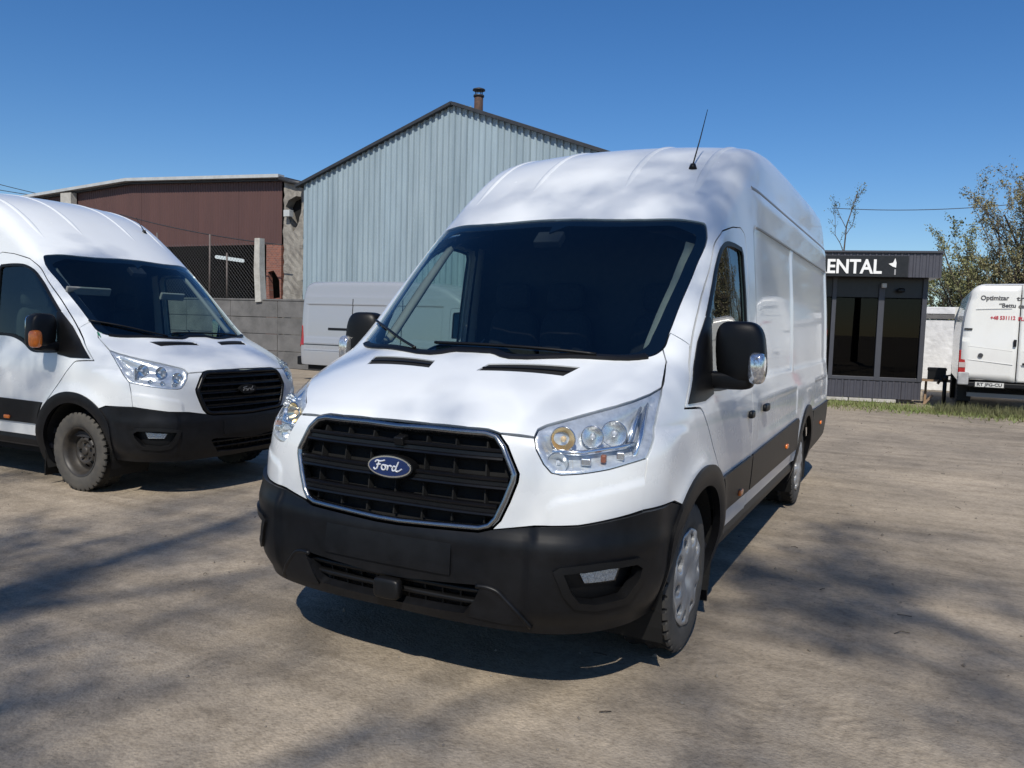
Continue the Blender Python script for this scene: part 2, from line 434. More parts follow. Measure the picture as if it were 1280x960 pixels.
VAN_MESH = {}
def patch_mesh(name, frame, outline, holes=(), sp=.03, off=0.0, rim=.012, bsp=None, fn=None, mirror=False):
    "sheet on the van surface; outline in the frame's 2D coordinates"
    V, T = tri2d(outline, holes, sp, bsp or min(sp, .02))
    P = frame.pts(V); N = body_n(P)
    P = P + N * off
    if fn is not None: P, N = fn(P, N)
    if mirror: P = P * [-1, 1, 1]; N = N * [-1, 1, 1]; T = T[:, ::-1]
    # orient faces outward
    a, b, c = P[T[:, 0]], P[T[:, 1]], P[T[:, 2]]
    fl = np.sum(np.cross(b - a, c - a) * N[T[:, 0]], 1).mean() < 0
    if fl: T = T[:, ::-1]
    nv = len(P); faces = [tuple(map(int, t)) for t in T]; verts = P; norms = N
    if rim:
        bl = border_loops(T); ids = sorted({i for e in bl for i in e}); mp = {v: nv + j for j, v in enumerate(ids)}
        # the rim carries its own border copy so that the outer shading stays smooth
        mp2 = {v: nv + len(ids) + j for j, v in enumerate(ids)}
        verts = np.concatenate([P, P[ids], P[ids] - N[ids] * rim])
        side = np.zeros((len(ids), 3)); pos = {v: j for j, v in enumerate(ids)}
        for e0, e1 in bl:
            t = P[e1] - P[e0]; s = np.cross(t, N[e0]); s /= np.linalg.norm(s) + 1e-12
            side[pos[e0]] += s; side[pos[e1]] += s
        side /= np.linalg.norm(side, axis=1, keepdims=True) + 1e-12
        norms = np.concatenate([N, side, side])
        for e0, e1 in bl: faces.append((mp[e1], mp[e0], mp2[e0], mp2[e1]))
    me = bpy.data.meshes.new(name); me.from_pydata([tuple(p) for p in verts.tolist()], [], faces); me.update()
    me.polygons.foreach_set('use_smooth', [True] * len(me.polygons))
    me.normals_split_custom_set_from_vertices([tuple(n) for n in norms.tolist()])
    return me
def to2(frame, P3): return frame.inv(np.asarray(P3, float))
def mir(P3): return np.asarray(P3) * [-1, 1, 1]
def sym(P3):
    "right half outline (x >= 0, from centre line to centre line) -> whole outline"
    P3 = np.asarray(P3); return np.concatenate([P3, mir(P3[::-1])])
def arc(c, r, a0, a1, n=24): return [(c[0] + r * math.cos(math.radians(a)), c[1] + r * math.sin(math.radians(a))) for a in np.linspace(a0, a1, n)]
def sweep(path, nrm, prof, closed=False, cap=True):
    "profile (a along the normal, b along the binormal) swept over a path"
    path = np.asarray(path, float); k = len(path); m = len(prof); v = []; f = []
    for i in range(k):
        if closed: t = path[(i + 1) % k] - path[i - 1]
        else: t = path[min(i + 1, k - 1)] - path[max(i - 1, 0)]
        t = t / (np.linalg.norm(t) + 1e-12); n = nrm[i] - t * np.dot(nrm[i], t); n /= np.linalg.norm(n) + 1e-12; b = np.cross(t, n)
        for a, c in prof: v.append(path[i] + n * a + b * c)
    for i in range(k if closed else k - 1):
        for j in range(m):
            i2 = (i + 1) % k; f.append((i * m + j, i * m + (j + 1) % m, i2 * m + (j + 1) % m, i2 * m + j))
    if cap and not closed: f.append(tuple(range(m - 1, -1, -1))); f.append(tuple((k - 1) * m + j for j in range(m)))
    return v, f
def surf_line(frame, q, step=.02, closed=False):
    P = frame.pts(resample(np.asarray(q, float), step, closed)); return P, body_n(P)
# ------------------------------------------------------------------ van outlines (from the photograph, laid onto the body surface)
WS = unproject([(615, 273.8), (663.8, 273.4), (722.7, 273.2), (806, 273.6), (866.9, 275.6), (881, 279), (884.3, 287.8), (871, 332.5), (850.6, 381.3),
                (836.4, 417.8), (828.3, 436), (814, 444.5), (785.6, 448.3), (704.4, 446.3), (615, 440)])
WS = WS[[i for i in range(len(WS)) if WS[i, 0] > .02]]
WS = np.concatenate([[WS[0] * [0, 1, 1]], WS[1:], [WS[-1] * [0, 1, 1]]])
_q = Axial.inv(WS); WS = Axial.pts(spline(_q, 5))
HL = unproject([(668, 547.5), (672.8, 536.6), (683.8, 531), (712, 523.4), (742.8, 514.7), (771.3, 507), (793, 500.5), (812.8, 492.8), (827.5, 484.5),
                (824.9, 503.8), (818.3, 536.6), (809.5, 572.7), (788.8, 579.2), (762.5, 586.9), (727.5, 592.4), (701.3, 593.9), (689.2, 591.3),
                (679.4, 580.3), (670.6, 562.8)])
GR = unproject([(500, 527.5), (540, 530.5), (585, 535), (610, 537), (625, 542.5), (635, 557.5), (649, 592.5), (647.5, 602.5), (637.5, 627.5), (626, 651), (615, 662),
                (600, 665.5), (560, 662), (500, 656)])
GR = GR[GR[:, 0] > .03]; GR = np.concatenate([[GR[0] * [0, 1, 1]], GR, [GR[-1] * [0, 1, 1]]])
B1 = unproject([(668, 657.5), (723, 656.5), (764, 648.5), (802, 638), (840, 627.6)])
HOODSIDE = unproject([(830, 470), (833, 452)])
FOG = unproject([(692.7, 712.7), (700, 708.4), (745, 702), (790.5, 695.2), (800.7, 702.5), (796.3, 720), (777.3, 747.7), (740, 757), (716, 755), (704, 741)])
FOGL = unproject([(726, 718.5), (776, 709.8), (770, 726), (732, 730.5)])
LOWG = unproject([(500, 720), (540, 724.5), (597, 730), (603, 737), (580, 766), (540, 760), (500, 752)])
LOWG = np.concatenate([[LOWG[0] * [0, 1, 1]], LOWG, [LOWG[-1] * [0, 1, 1]]])
VENT = unproject([(611, 454.5), (725.5, 459), (704, 470), (595.5, 463)])
SEAM = unproject([(809.5, 572.7), (806, 600), (802, 638)])
ARCH = (0.0, .36); ARCH2 = (3.75, .36)
DOOR_Q = np.concatenate([[(.47, .45), (1.215, .45), (1.225, 1.2)], spline([(1.24, 2.0), (1.215, 2.075), (1.14, 2.105)], 5), [(.985, 2.090)],
                         spline([(.776, 2.045), (.642, 1.968), (.506, 1.842), (.32, 1.684), (.16, 1.535), (-.02, 1.36), (-.215, 1.168)], 5),
                         spline([(-.10, 1.163), (-.01, 1.15), (.06, 1.09), (.174, .965), (.30, .83), (.41, .70), (.45, .58)], 5)])
WIN_Q = np.concatenate([spline([(.20, 1.225), (.42, 1.215), (.60, 1.225), (.72, 1.29), (.86, 1.335), (1.155, 1.35)], 5), [(1.165, 1.95)],
                        spline([(1.14, 1.985), (.98, 1.995), (.82, 1.985), (.70, 1.945), (.56, 1.845), (.42, 1.715), (.27, 1.575)], 5)])
SAIL_Q = np.array([(-.185, 1.18), (-.06, 1.30), (.10, 1.45), (.25, 1.57), (.30, 1.57), (.225, 1.20), (.05, 1.178)])
DOOR3 = SideX.pts(DOOR_Q)

if DEBUG:
    for n, P in dict(WS=WS, HL=HL, GR=GR, B1=B1, FOG=FOG, LOWG=LOWG, VENT=VENT).items(): print(n, P.round(3).tolist())
    print('bump bottom', unproject([(560, 772.5), (665, 790), (735, 790), (779, 781), (808, 766.7), (819.6, 746), (825.5, 717)]).round(3).tolist())
    print('bars', unproject([(560, 561), (560, 599), (560, 633)]).round(3).tolist(), 'badge', unproject([(493, 582)]).round(3).tolist())
    print('mirror', at_y(893, 450, .25), at_y(957, 445, .25), at_y(920, 403, .25), at_y(920, 493, .25))

def wheel(root, y, side, cover, name='wheel'):
    "tyre, rim or cover; outer face towards +x for side = 1"
    w = empty(name, (side * .866, y, .352), 0, root)
    key = ('wheel', cover)
    if key not in VAN_MESH:
        # tyre
        prof = [(.205, -.085), (.222, -.108), (.262, -.1205), (.305, -.120), (.330, -.115), (.3445, -.108)]
        tread = [(.3495, -.098), (.3515, -.062), (.352, -.056), (.353, -.030), (.353, -.024), (.3535, -.001)]
        half = prof + tread
        full = half + [(r, -x) for r, x in half[::-1][1:]]
        n = 252; v = []; f = []; m = len(full); low = []
        for i in range(n):
            a = 2 * math.pi * i / n
            for j, (r, x) in enumerate(full):
                ax = abs(x); rr = r
                if r > .340:
                    ph = (i + (3 if x > 0 else 0) + 3 * int(ax / .043)) % 7
                    if ph in (0, 1): rr -= .011
                    if any(abs(ax - g) < .0035 for g in (.059, .027)): rr = min(rr, r - .013)
                v.append((x, rr * math.cos(a), rr * math.sin(a))); low.append(r - rr > .01)
        for i in range(n):
            for j in range(m - 1):
                f.append((i * m + j, ((i + 1) % n) * m + j, ((i + 1) % n) * m + j + 1, i * m + j + 1))
        me = bpy.data.meshes.new('tyre'); me.from_pydata(v, [], f); me.update(); me.materials.append(M_TYRE); me.materials.append(mat('shaded_groove_rubber', (.006, .006, .006), .8)); me.polygons.foreach_set('material_index', [1 if sum(low[k] for k in q) >= 2 else 0 for q in f])  # groove floors coloured darker, for shade contrast against the dusty block tops
        me.polygons.foreach_set('use_smooth', [not (4 <= (i % (m - 1)) <= m - 6) for i in range(len(me.polygons))])
        ty = me
        def lathe(pr, n=64, nm='rim', mt=M_STEEL):
            v = []; f = []; m = len(pr)
            for i in range(n):
                a = 2 * math.pi * i / n
                for x, r in pr: v.append((x, r * math.cos(a), r * math.sin(a)))
            for i in range(n):
                for j in range(m - 1): f.append((i * m + j, i * m + j + 1, ((i + 1) % n) * m + j + 1, ((i + 1) % n) * m + j))
            me = bpy.data.meshes.new(nm); me.from_pydata(v, [], f); me.update(); me.materials.append(mt)
            me.polygons.foreach_set('use_smooth', [True] * len(me.polygons)); return me
        if cover:
            dish = lambda r: .098 + .014 * sm(.0, .10, r) - .010 * sm(.13, .208, r) - .012 * np.exp(-(r / .035)**2)
            out = np.array([(math.cos(a) * .209, math.sin(a) * .209) for a in np.linspace(0, 2 * math.pi, 72, endpoint=False)])
            holes = []
            for k in range(10):
                a0 = 2 * math.pi * (k + .5) / 10; w_ = .18 if k % 2 else .13
                holes.append(spline([(r * math.cos(a0 + t), r * math.sin(a0 + t)) for r, t in ((.142, -w_ * .62), (.142, w_ * .62), (.178, w_), (.186, 0), (.178, -w_))], 4, True))
            V, T = tri2d(out, holes, .014, .008)
            r = np.hypot(V[:, 0], V[:, 1]); P = np.stack([dish(r) + .004 * np.cos(np.arctan2(V[:, 1], V[:, 0]) * 10) * sm(.07, .15, r), V[:, 0], V[:, 1]], 1); nv = len(P)
            P = P * [1, 1.085, 1.085] + [.014, 0, 0]; P2 = P - np.array([.03, 0, 0])
            f = [tuple(map(int, t)) for t in T] + [(int(b), int(a), int(a) + nv, int(b) + nv) for a, b in border_loops(T)]
            me = bpy.data.meshes.new('wheel_cover'); me.from_pydata([tuple(p) for p in np.concatenate([P, P2]).tolist()], [], f); me.update(); me.materials.append(M_HUB)
            me.polygons.foreach_set('use_smooth', [i < len(T) for i in range(len(me.polygons))])
            rim = lathe([(.03, .02), (.03, .15), (.055, .195), (.09, .206), (.10, .214), (.085, .214), (-.06, .205)], nm='rim')
            VAN_MESH[key] = [('tyre', ty), ('rim', rim), ('wheel_cover', me)]
        else:
            rim = lathe([(.112, .222), (.108, .204), (.070, .196), (.045, .188), (.02, .178), (.012, .17), (-.06, .19)], nm='rim')
            dish = lambda r: .012 + .045 * np.exp(-((r - .105) / .035)**2) + .03 * sm(.075, .05, r)
            out = np.array([(math.cos(a) * .176, math.sin(a) * .176) for a in np.linspace(0, 2 * math.pi, 64, endpoint=False)])
            holes = [[(.128 * math.cos(c) + .017 * math.cos(t), .128 * math.sin(c) + .017 * math.sin(t)) for t in np.linspace(0, 2 * math.pi, 10, endpoint=False)] for c in np.linspace(0, 2 * math.pi, 10, endpoint=False)]
            V, T = tri2d(out, holes, .014, .009); r = np.hypot(V[:, 0], V[:, 1]); P = np.stack([dish(r), V[:, 0], V[:, 1]], 1)
            me = bpy.data.meshes.new('wheel_disc'); me.from_pydata([tuple(p) for p in P.tolist()], [], [tuple(map(int, t)) for t in T]); me.update(); me.materials.append(M_STEEL)
            me.polygons.foreach_set('use_smooth', [True] * len(me.polygons))
            hub = lathe([(.06, .001), (.062, .030), (.058, .036), (.03, .04)], 24, 'hub_cap', M_STEEL)
            nuts = MB()
            for c in np.linspace(0, 2 * math.pi, 5, endpoint=False):
                nuts.tube([(.03, .072 * math.cos(c), .072 * math.sin(c)), (.062, .072 * math.cos(c), .072 * math.sin(c))], .013, 6)
            nm = bpy.data.meshes.new('wheel_nuts'); nm.from_pydata(nuts.v, [], nuts.f); nm.update(); nm.materials.append(M_STEEL)
            VAN_MESH[key] = [('tyre', ty), ('rim', rim), ('wheel_disc', me), ('hub_cap', hub), ('wheel_nuts', nm)]
    for n_, me in VAN_MESH[key]: link(n_, me, None, w)
    if side < 0: w.rotation_euler = (0, 0, math.pi)
    w.rotation_euler[0] = random.uniform(0, 1.2)
    return w

def common_meshes(paint):
    "sheet-metal parts shared by both vans of the same make"
    K = lambda n: VAN_MESH.setdefault(('c', paint.name), {}).setdefault(n, None)
    D = VAN_MESH.setdefault(('c', paint.name), {})
    if D: return D
    def put(n, me, m): me.materials.append(m); D[n] = me
    def pair(n, frame, q, m, **kw):
        put(n + '|L', patch_mesh(n, frame, q, **kw), m); put(n + '|R', patch_mesh(n, frame, q, mirror=True, **kw), m)
    # body shell: roof, pillars, cargo sides, with the windscreen and door openings left out
    seam = unproject([(838, 416), (862, 431)])
    k0 = int(np.argmin(np.linalg.norm(WS[:, :] - seam[0], axis=1)))
    half = [np.array([0, 5.60, 2.75])]
    th = np.linspace(0, 1, 60)[1:]
    a_end = math.atan2(.99, .46 - 1.2)
    half = np.stack([np.full(60, 5.60), np.linspace(0, a_end * Axial.R, 60)], 1)
    half3 = Axial.pts(half)
    bot = [(5.55, .46), (4.32, .46)] + arc(ARCH2, .46, 12, 168, 40) + [(3.18, .46), (1.235, .46)]
    bot3 = SideX.pts(resample(np.array(bot), .05, False))
    dq = offset_poly(DOOR_Q, .007); i0 = int(np.argmin(np.linalg.norm(dq - [1.225, .46], axis=1))); 
    i1 = int(np.argmin(np.linalg.norm(dq - [.10, 1.475], axis=1)))
    door3 = SideX.pts(dq[1:i1 + 1])
    half_all = np.concatenate([half3, bot3, door3, seam[::-1][:1], seam[:1], WS[:k0 + 1][::-1] if True else []])
    q = to2(Axial, half_all); qm = to2(Axial, mir(half_all[::-1]))
    q[0, 1] = 0; 
    # windscreen opening slightly larger than the glass
    put('body', patch_mesh('body', Axial, np.concatenate([q[1:-1], qm[1:-1]]), sp=.026, bsp=.02, rim=.02), paint)
    # rear face with two doors
    edge = half3[half3[:, 2] > .5]
    rq = np.concatenate([to2(Rear, edge), [(.90, .47), (.0, .47)]]); rq = rq[rq[:, 0] >= 0.0]
    rq = np.concatenate([[(0.004, rq[0, 1])], rq[1:-1], [(0.004, .47)]])
    pair('rear_door', Rear, offset_poly(rq, -.003), paint, sp=.05, rim=.015)
    tl = [(.86, .95), (.97, .95), (.965, 1.55), (.87, 1.55)]
    pair('tail_light', Rear, tl, M_RED, sp=.04, off=.012, rim=.02)
    # door
    pair('door', SideX, DOOR_Q, paint, holes=[WIN_Q], sp=.035, rim=.02)
    pair('window', SideX, offset_poly(WIN_Q, .004), M_SG, sp=.06, off=-.012, rim=0)
    pair('window_seal', SideX, offset_poly(WIN_Q, .010), M_BLACK, holes=[offset_poly(WIN_Q, -.016)], sp=.03, off=.003, rim=.014)
    pair('mirror_base', SideX, SAIL_Q, M_BLACK, sp=.03, off=.006, rim=.02)
    pair('door_trim', SideX, offset_poly(DOOR_Q, -.02), M_INT, holes=[offset_poly(WIN_Q, .02)], sp=.06, off=-.05, rim=0)
    # windscreen
    w2 = to2(Axial, sym(WS)); 
    put('windscreen', patch_mesh('windscreen', Axial, offset_poly(w2, -.004), sp=.04, off=-.001, rim=0), M_WS)
    inner = offset_poly(w2, -.050)
    ytop = w2[:, 0].max()
    inner = dedupe(resample(inner, .03), .01)
    t = inner.copy(); lim = np.where(np.abs(t[:, 1]) < .20, ytop - .175, np.where(np.abs(t[:, 1]) < .32, ytop - .175 + (np.abs(t[:, 1]) - .20) / .12 * .085, ytop - .09))
    lim = lim + 0 * t[:, 1]
    # upper edge follows the curve of the outer edge
    top = t[:, 0] > lim; t[top, 0] = lim[top]; inner = dedupe(t, .004)
    put('windscreen_border', patch_mesh('windscreen_border', Axial, offset_poly(w2, -.002), holes=[inner], sp=.04, off=-.010, rim=.006), M_FRIT)
    # hood
    hl_top = HL[1:9]
    rear = WS[k_ws():]
    gtop = GR[:5]
    hood = np.concatenate([gtop, HL[[0]] * [1, 1, 1] + [[.0, 0, .004]], hl_top, HOODSIDE, rear])
    h2 = to2(Top, hood); h2 = offset_poly(np.concatenate([h2, (h2 * [-1, 1])[::-1][1:-1]]), -.004)
    vh = to2(Top, VENT); vhm = (vh * [-1, 1])[::-1]
    put('hood', patch_mesh('hood', Top, h2, holes=[vh, vhm], sp=.03, rim=.02), paint)
    pair('hood_vent', Top, offset_poly(vh, .003), M_VOID, sp=.03, off=-.006, rim=0)
    fins = MB()
    P, N = surf_line(Top, [(vh[0] + vh[3]) / 2, (vh[1] + vh[2]) / 2]); v, f = sweep(P - N * .0, N, [(-.01, -.004), (.0, -.004), (.0, .004), (-.01, .004)]); fins.add(v, f)
    for sgn in (1, -1):
        me = bpy.data.meshes.new('vent_slat'); me.from_pydata([(sgn * a, b, c) for a, b, c in fins.v], [], fins.f); me.update(); put('vent_slat|' + ('L' if sgn > 0 else 'R'), me, M_BLACK)
    # fender
    aarc = SideX.pts(np.array(arc(ARCH, .500, 38, 128, 30)))
    di = int(np.argmin(np.linalg.norm(DOOR_Q - [.30, .83], axis=1)))
    dfront = SideX.pts(offset_poly(DOOR_Q, .007)[i1:di + 2])
    fen = np.concatenate([HL[[8]], HOODSIDE, WS[k0:k_ws() + 1][::-1], seam, dfront, aarc, B1[-1:] + [[0, .03, .0]], SEAM[::-1][:2], HL[9:12][::-1]])
    pair('fender', Cyl, offset_poly(to2(Cyl, fen), -.003), paint, sp=.025, rim=.02)
    return D
def k_ws(): return int(np.argmin(np.linalg.norm(WS - unproject([(828.3, 436)])[0], axis=1)))
# ------------------------------------------------------------------ van assembly
def rounded_box_mesh(name, c, d, e=3.2, n=14, taper=None):
    "superellipsoid block"
    v = []; f = []; nu, nv = n * 2, n
    def sp_(w, p): return math.copysign(abs(w)**(2 / p), w)
    for i in range(nv + 1):
        t = -math.pi / 2 + math.pi * i / nv
        for j in range(nu):
            u = 2 * math.pi * j / nu
            p = [d[0] / 2 * sp_(math.cos(t), e) * sp_(math.cos(u), e), d[1] / 2 * sp_(math.cos(t), e) * sp_(math.sin(u), e), d[2] / 2 * sp_(math.sin(t), e)]
            if taper: p = taper(p)
            v.append((p[0] + c[0], p[1] + c[1], p[2] + c[2]))
    for i in range(nv):
        for j in range(nu): f.append((i * nu + j, i * nu + (j + 1) % nu, (i + 1) * nu + (j + 1) % nu, (i + 1) * nu + j))
    return v, f
def mirrored(v, f): return [(-a, b, c) for a, b, c in v], [tuple(q[::-1]) for q in f]
def both(fn):
    "run a builder for the left (+1) and the right (-1) side"
    for s in (1, -1): fn(s)
def flip(s, v, f): return (v, f) if s > 0 else mirrored(v, f)
def bowl(c, d, r, depth, n=20, rings=5):
    c = Vector(c); d = Vector(d).normalized(); a = d.orthogonal().normalized(); b = d.cross(a); v = []; f = []
    for k in range(rings + 1):
        t = k / rings; rr = r * (.06 + .94 * t); z = -depth * (1 - t * t)
        for j in range(n):
            w = 2 * math.pi * j / n; v.append(c + (a * math.cos(w) + b * math.sin(w)) * rr + d * z)
    for k in range(rings):
        for j in range(n): f.append((k * n + j, k * n + (j + 1) % n, (k + 1) * n + (j + 1) % n, (k + 1) * n + j))
    return v, f

def displaced(amount):
    "offset along the normal by amount(P), with shading normals of the displaced sheet"
    def fn(P, N):
        def on(A): return A - N * body_f(A)[:, None]
        def pos(A): return A + N * amount(A)[:, None]
        e = .004; U = np.cross(N, [0, 0, 1.]); U /= np.linalg.norm(U, axis=1, keepdims=True) + 1e-9; V = np.cross(N, U)
        n = np.cross(pos(on(P + U * e)) - pos(on(P - U * e)), pos(on(P + V * e)) - pos(on(P - V * e)))
        n /= np.linalg.norm(n, axis=1, keepdims=True) + 1e-9; n *= np.sign(np.sum(n * N, 1, keepdims=True))
        return pos(P), n
    return fn
def dist_to(poly, Q):
    B = resample(poly, .006); out = np.empty(len(Q))
    for i in range(0, len(Q), 400): out[i:i + 400] = np.sqrt(((Q[i:i + 400, None] - B[None])**2).sum(-1).min(1))
    return out
def front_end(root, st):
    "bumper, nose panels, lamps and grille; st holds the outlines of this model year"
    paint = st['paint']; GRo, HLo, B1o = st['GR'], st['HL'], st['B1']
    key = ('front', st['name'])
    if key in VAN_MESH:
        return
    VAN_MESH[key] = True
    def half(n, frame, q, m, parent=root, **kw):
        out = []
        for mi in (False, True):
            me = patch_mesh(n, frame, q, mirror=mi, **kw); out.append(link(n, me, m, parent))
        return out
    # white nose panels beside the grille
    ig = int(np.argmax(GRo[:, 0]))
    gs = int(np.argmin(np.linalg.norm(GRo - (GRo[ig] + HLo[0]) / 2 - [0, 0, .05], axis=1)))
    panel = np.concatenate([HLo[[0]], HLo[11:][::-1], SEAM[1:], st['B1'][:-1][::-1], GRo[st['gr_rng'][0]:st['gr_rng'][1]][::-1]])
    panel2 = to2(Cyl, panel)
    cz = CREASE[np.argsort(CREASE[:, 0])]
    def crease(P):
        x = np.abs(P[:, 0]); zc = np.interp(x, cz[:, 0], cz[:, 2]); return .007 * sm(zc + .020, zc - .018, P[:, 2]) * sm(cz[0, 0] - .012, cz[0, 0] + .02, x)
    half('nose_panel', Cyl, offset_poly(panel2, -.0026), paint, sp=.009, rim=.02, fn=displaced(crease))
    # bumper
    arcq = np.array([(-.33, .80)] + arc(ARCH, .435, 129, 186, 20))
    arc3 = SideX.pts(arcq)
    z0 = st['bz']
    pend = arc3[-1]
    phe = Cyl.inv(pend[None])[0]
    bot = Cyl.pts(np.stack([np.linspace(phe[0], 0, 30), np.interp(np.linspace(1, 0, 30), [0, .5, .85, 1], [z0 + .006, z0, z0 + .0, max(pend[2], z0 + .004)])], 1))
    gb = GRo[st['gr_rng'][1] - 1:]
    top = np.concatenate([gb[::-1], B1o, SideX.pts(np.array(arc(ARCH, .50, 128, 128, 1)))])
    bump = np.concatenate([top, arc3[1:], bot[1:]])
    b2 = to2(Cyl, bump); b2[0, 0] = 0; b2[-1, 0] = 0
    full = np.concatenate([b2, (b2 * [-1, 1])[::-1][1:-1]])
    full = offset_poly(full, -.002)
    lg = to2(Cyl, st['LOWG']); lgf = np.concatenate([lg, (lg * [-1, 1])[::-1][1:-1]])
    fg = to2(Cyl, st['FOG']); fgm = (fg * [-1, 1])[::-1]
    xs = st['pod']
    def proud_a(P):
        ax = np.abs(P[:, 0]); z = P[:, 2]
        a = .016 * sm(xs, xs + .03, ax) * sm(z0, z0 + .12, z) + .010 * sm(z0 + .02, z0 + .1, z)
        a = a + st.get('ledge', .012) * np.exp(-((z - .665) / .05)**2)
        return a * sm(-.40, -.60, P[:, 1])
    proud_n = displaced(proud_a)
    def proud(P, N): return P + N * proud_a(P)[:, None], N
    me = patch_mesh('bumper', Cyl, full, holes=[lgf, fg, fgm], sp=.02, rim=.045, fn=proud_n)
    bumper = link('bumper', me, M_PLAST, root)
    # lower intake
    link('intake_cavity', patch_mesh('intake_cavity', Cyl, offset_poly(lgf, .02), sp=.04, off=-.07, rim=0), M_VOID, bumper)
    lo, hi = lg[:, 1].min(), lg[:, 1].max()
    for t in (.36, .72):
        z = lo + (hi - lo) * t; q = np.array([(-.40 * Cyl.R * .95, z), (.40 * Cyl.R * .95, z)])
        P, N = surf_line(Cyl, q, .03); v, f = sweep(P - N * .025, N, [(-.02, -.010), (.006, -.010), (.010, -.004), (.010, .004), (.006, .010), (-.02, .010)])
        MB().add(v, f).build('intake_bar', M_BLACK, bumper, True)
    for i in range(-5, 6):
        P = Cyl.pts(np.array([(i * .07, lo + .004), (i * .07, hi - .004)])); N = body_n(P); v, f = sweep(P - N * .045, N, [(-.015, -.004), (.01, -.004), (.01, .004), (-.015, .004)])
        MB().add(v, f).build('intake_rib', M_BLACK, bumper)
    # chin blades either side of the intake
    if 'FANG' in st:
        P = unproject([(596, 731), (610, 733), (622, 738), (633, 749), (649, 766), (664, 784)]); P = spline(P, 4); N = body_n(P); P = P + N * (proud_a(P) + .004)[:, None]
        for s in (1, -1):
            v, f = sweep(P * [s, 1, 1], N * [s, 1, 1], [(-.02, -.010), (.004, -.007), (.007, 0), (.0, .012), (-.02, .014)] if s > 0 else [(-.02, .010), (.004, .007), (.007, 0), (.0, -.012), (-.02, -.014)]); MB().add(v, f).build('chin_ridge', M_PLAST, bumper, True)
    if 'FANG' in st:
        fa = to2(Cyl, st['FANG'])
        for o in half('chin_blade', Cyl, fa, M_PLAST, bumper, sp=.02, off=.006, rim=.02, fn=lambda P, N: proud(P, N)): pass
    # number plate carrier, blank
    pc = st['plate']
    q = [(-.262, pc - .06), (.262, pc - .06), (.262, pc + .06), (-.262, pc + .06)]
    link('number_plate_holder', patch_mesh('number_plate_holder', Cyl, q, sp=.04, off=.020, rim=.012), M_PLAST, bumper)
    if st['name'] == 'new':
        v, f = rounded_box_mesh('sensor', (0.02, -1.045, .425), (.125, .05, .085), 5, 10); MB().add(v, f).build('radar_cover', M_BLACK, bumper, True)
        P = Cyl.pts(np.array([(.02, 1.035)]))[0]; MB().box((P[0], P[1] - .002, P[2] - .012), (.045, .05, .036), rx=.2).build('grille_camera', M_BLACK, bumper, bevel=.006)
        P = Cyl.pts(np.array([(.385, .445)])); v = MB().tube([tuple(P[0] + [-.03, .01, -.004]), tuple(P[0] + [.045, .01, -.004])], .011, 10); v.tube([tuple(P[0] + [-.008, .01, -.004]), tuple(P[0] + [.008, .01, -.004])], .020, 10)
        v.build('tow_eye_rod', M_BLACK, bumper, True)
    # fog lamps
    for i, (mi, s) in enumerate(((False, 1), (True, -1))):
        bz = link('fog_light_bezel', patch_mesh('fog_light_bezel', Cyl, offset_poly(fg, .004), holes=[offset_poly(fg, -.022)], sp=.02, off=.012, rim=.05, mirror=mi, fn=lambda P, N: proud(P, N)), M_BLACK, bumper)
        link('fog_light_recess', patch_mesh('fog_light_recess', Cyl, fg, sp=.03, off=-.03, rim=0, mirror=mi), M_BLACK, bumper)
        fl = to2(Cyl, st['FOGL'])
        lamp = link('fog_light', patch_mesh('fog_light', Cyl, fl, sp=.012, off=-.012, rim=.02, mirror=mi), mat('fog_lens', (.62, .64, .66), .22, metal=.7, noise=.5, nscale=160, bump=.8, bscale=300, dist=.004), bumper)
        link('lens_cover', patch_mesh('lens_cover', Cyl, fl, sp=.03, off=-.004, rim=0, mirror=mi), M_CLEAR, lamp)
    # ------- grille
    gr2 = to2(Cyl, sym(GRo)); gr2 = offset_poly(gr2, -.004)
    gcl = spline(gr2[np.r_[0:len(GRo), len(GRo):len(gr2)]], 6, True) if st.get('gsm') else gr2
    gcl = dedupe(gcl, .004)
    gri = link('grille', patch_mesh('grille', Cyl, gcl, sp=.04, off=-.055, rim=-.05), M_VOID, root)
    ringc = dedupe(resample(offset_poly(gcl, -st['ring'] / 2), .012), .004)
    P = Cyl.pts(ringc); N = body_n(P)
    rw = st['ring'] / 2
    prof = [(-.03, -rw), (.004, -rw), (.014, -rw * .7), (.019, 0), (.014, rw * .7), (.004, rw), (-.03, rw)]
    v, f = sweep(P, N, prof, closed=True); MB().add(v, f).build('grille_frame', st['ring_mat'], gri, True)
    inner = offset_poly(gcl, -st['ring'])
    for z, hgt, ofs in st['bars']:
        qs = np.linspace(-.7, .7, 281); ok = inside(inner, np.stack([qs, np.full(281, z)], 1)); qs = qs[ok]
        P, N = surf_line(Cyl, np.stack([np.linspace(qs[0] - .004, qs[-1] + .004, 40), np.full(40, z)], 1), 9)
        h = hgt / 2
        v, f = sweep(P + N * ofs, N, [(-.045, -h), (-.004, -h), (.004, -h * .75), (.002, -h * .45), (-.006, -h * .28), (-.006, h * .28), (.002, h * .45), (.004, h * .75), (-.004, h), (-.045, h)][::-1])
        MB().add(v, f).build('grille_bar', M_GRILLE, gri, False)
    zs = [inner[:, 1].min() + .01, inner[:, 1].max() - .01]
    for x in np.arange(-.48, .481, .12):
        zz = np.linspace(zs[0], zs[1], 60); ok = inside(inner, np.stack([np.full(60, x), zz], 1)); zz = zz[ok]
        if len(zz) < 3: continue
        P, N = surf_line(Cyl, [(x, zz[0]), (x, zz[-1])], .05); v, f = sweep(P - N * .03, N, [(-.02, -.003), (.012, -.003), (.012, .003), (-.02, .003)])
        MB().add(v, f).build('grille_fin', M_VOID, gri)
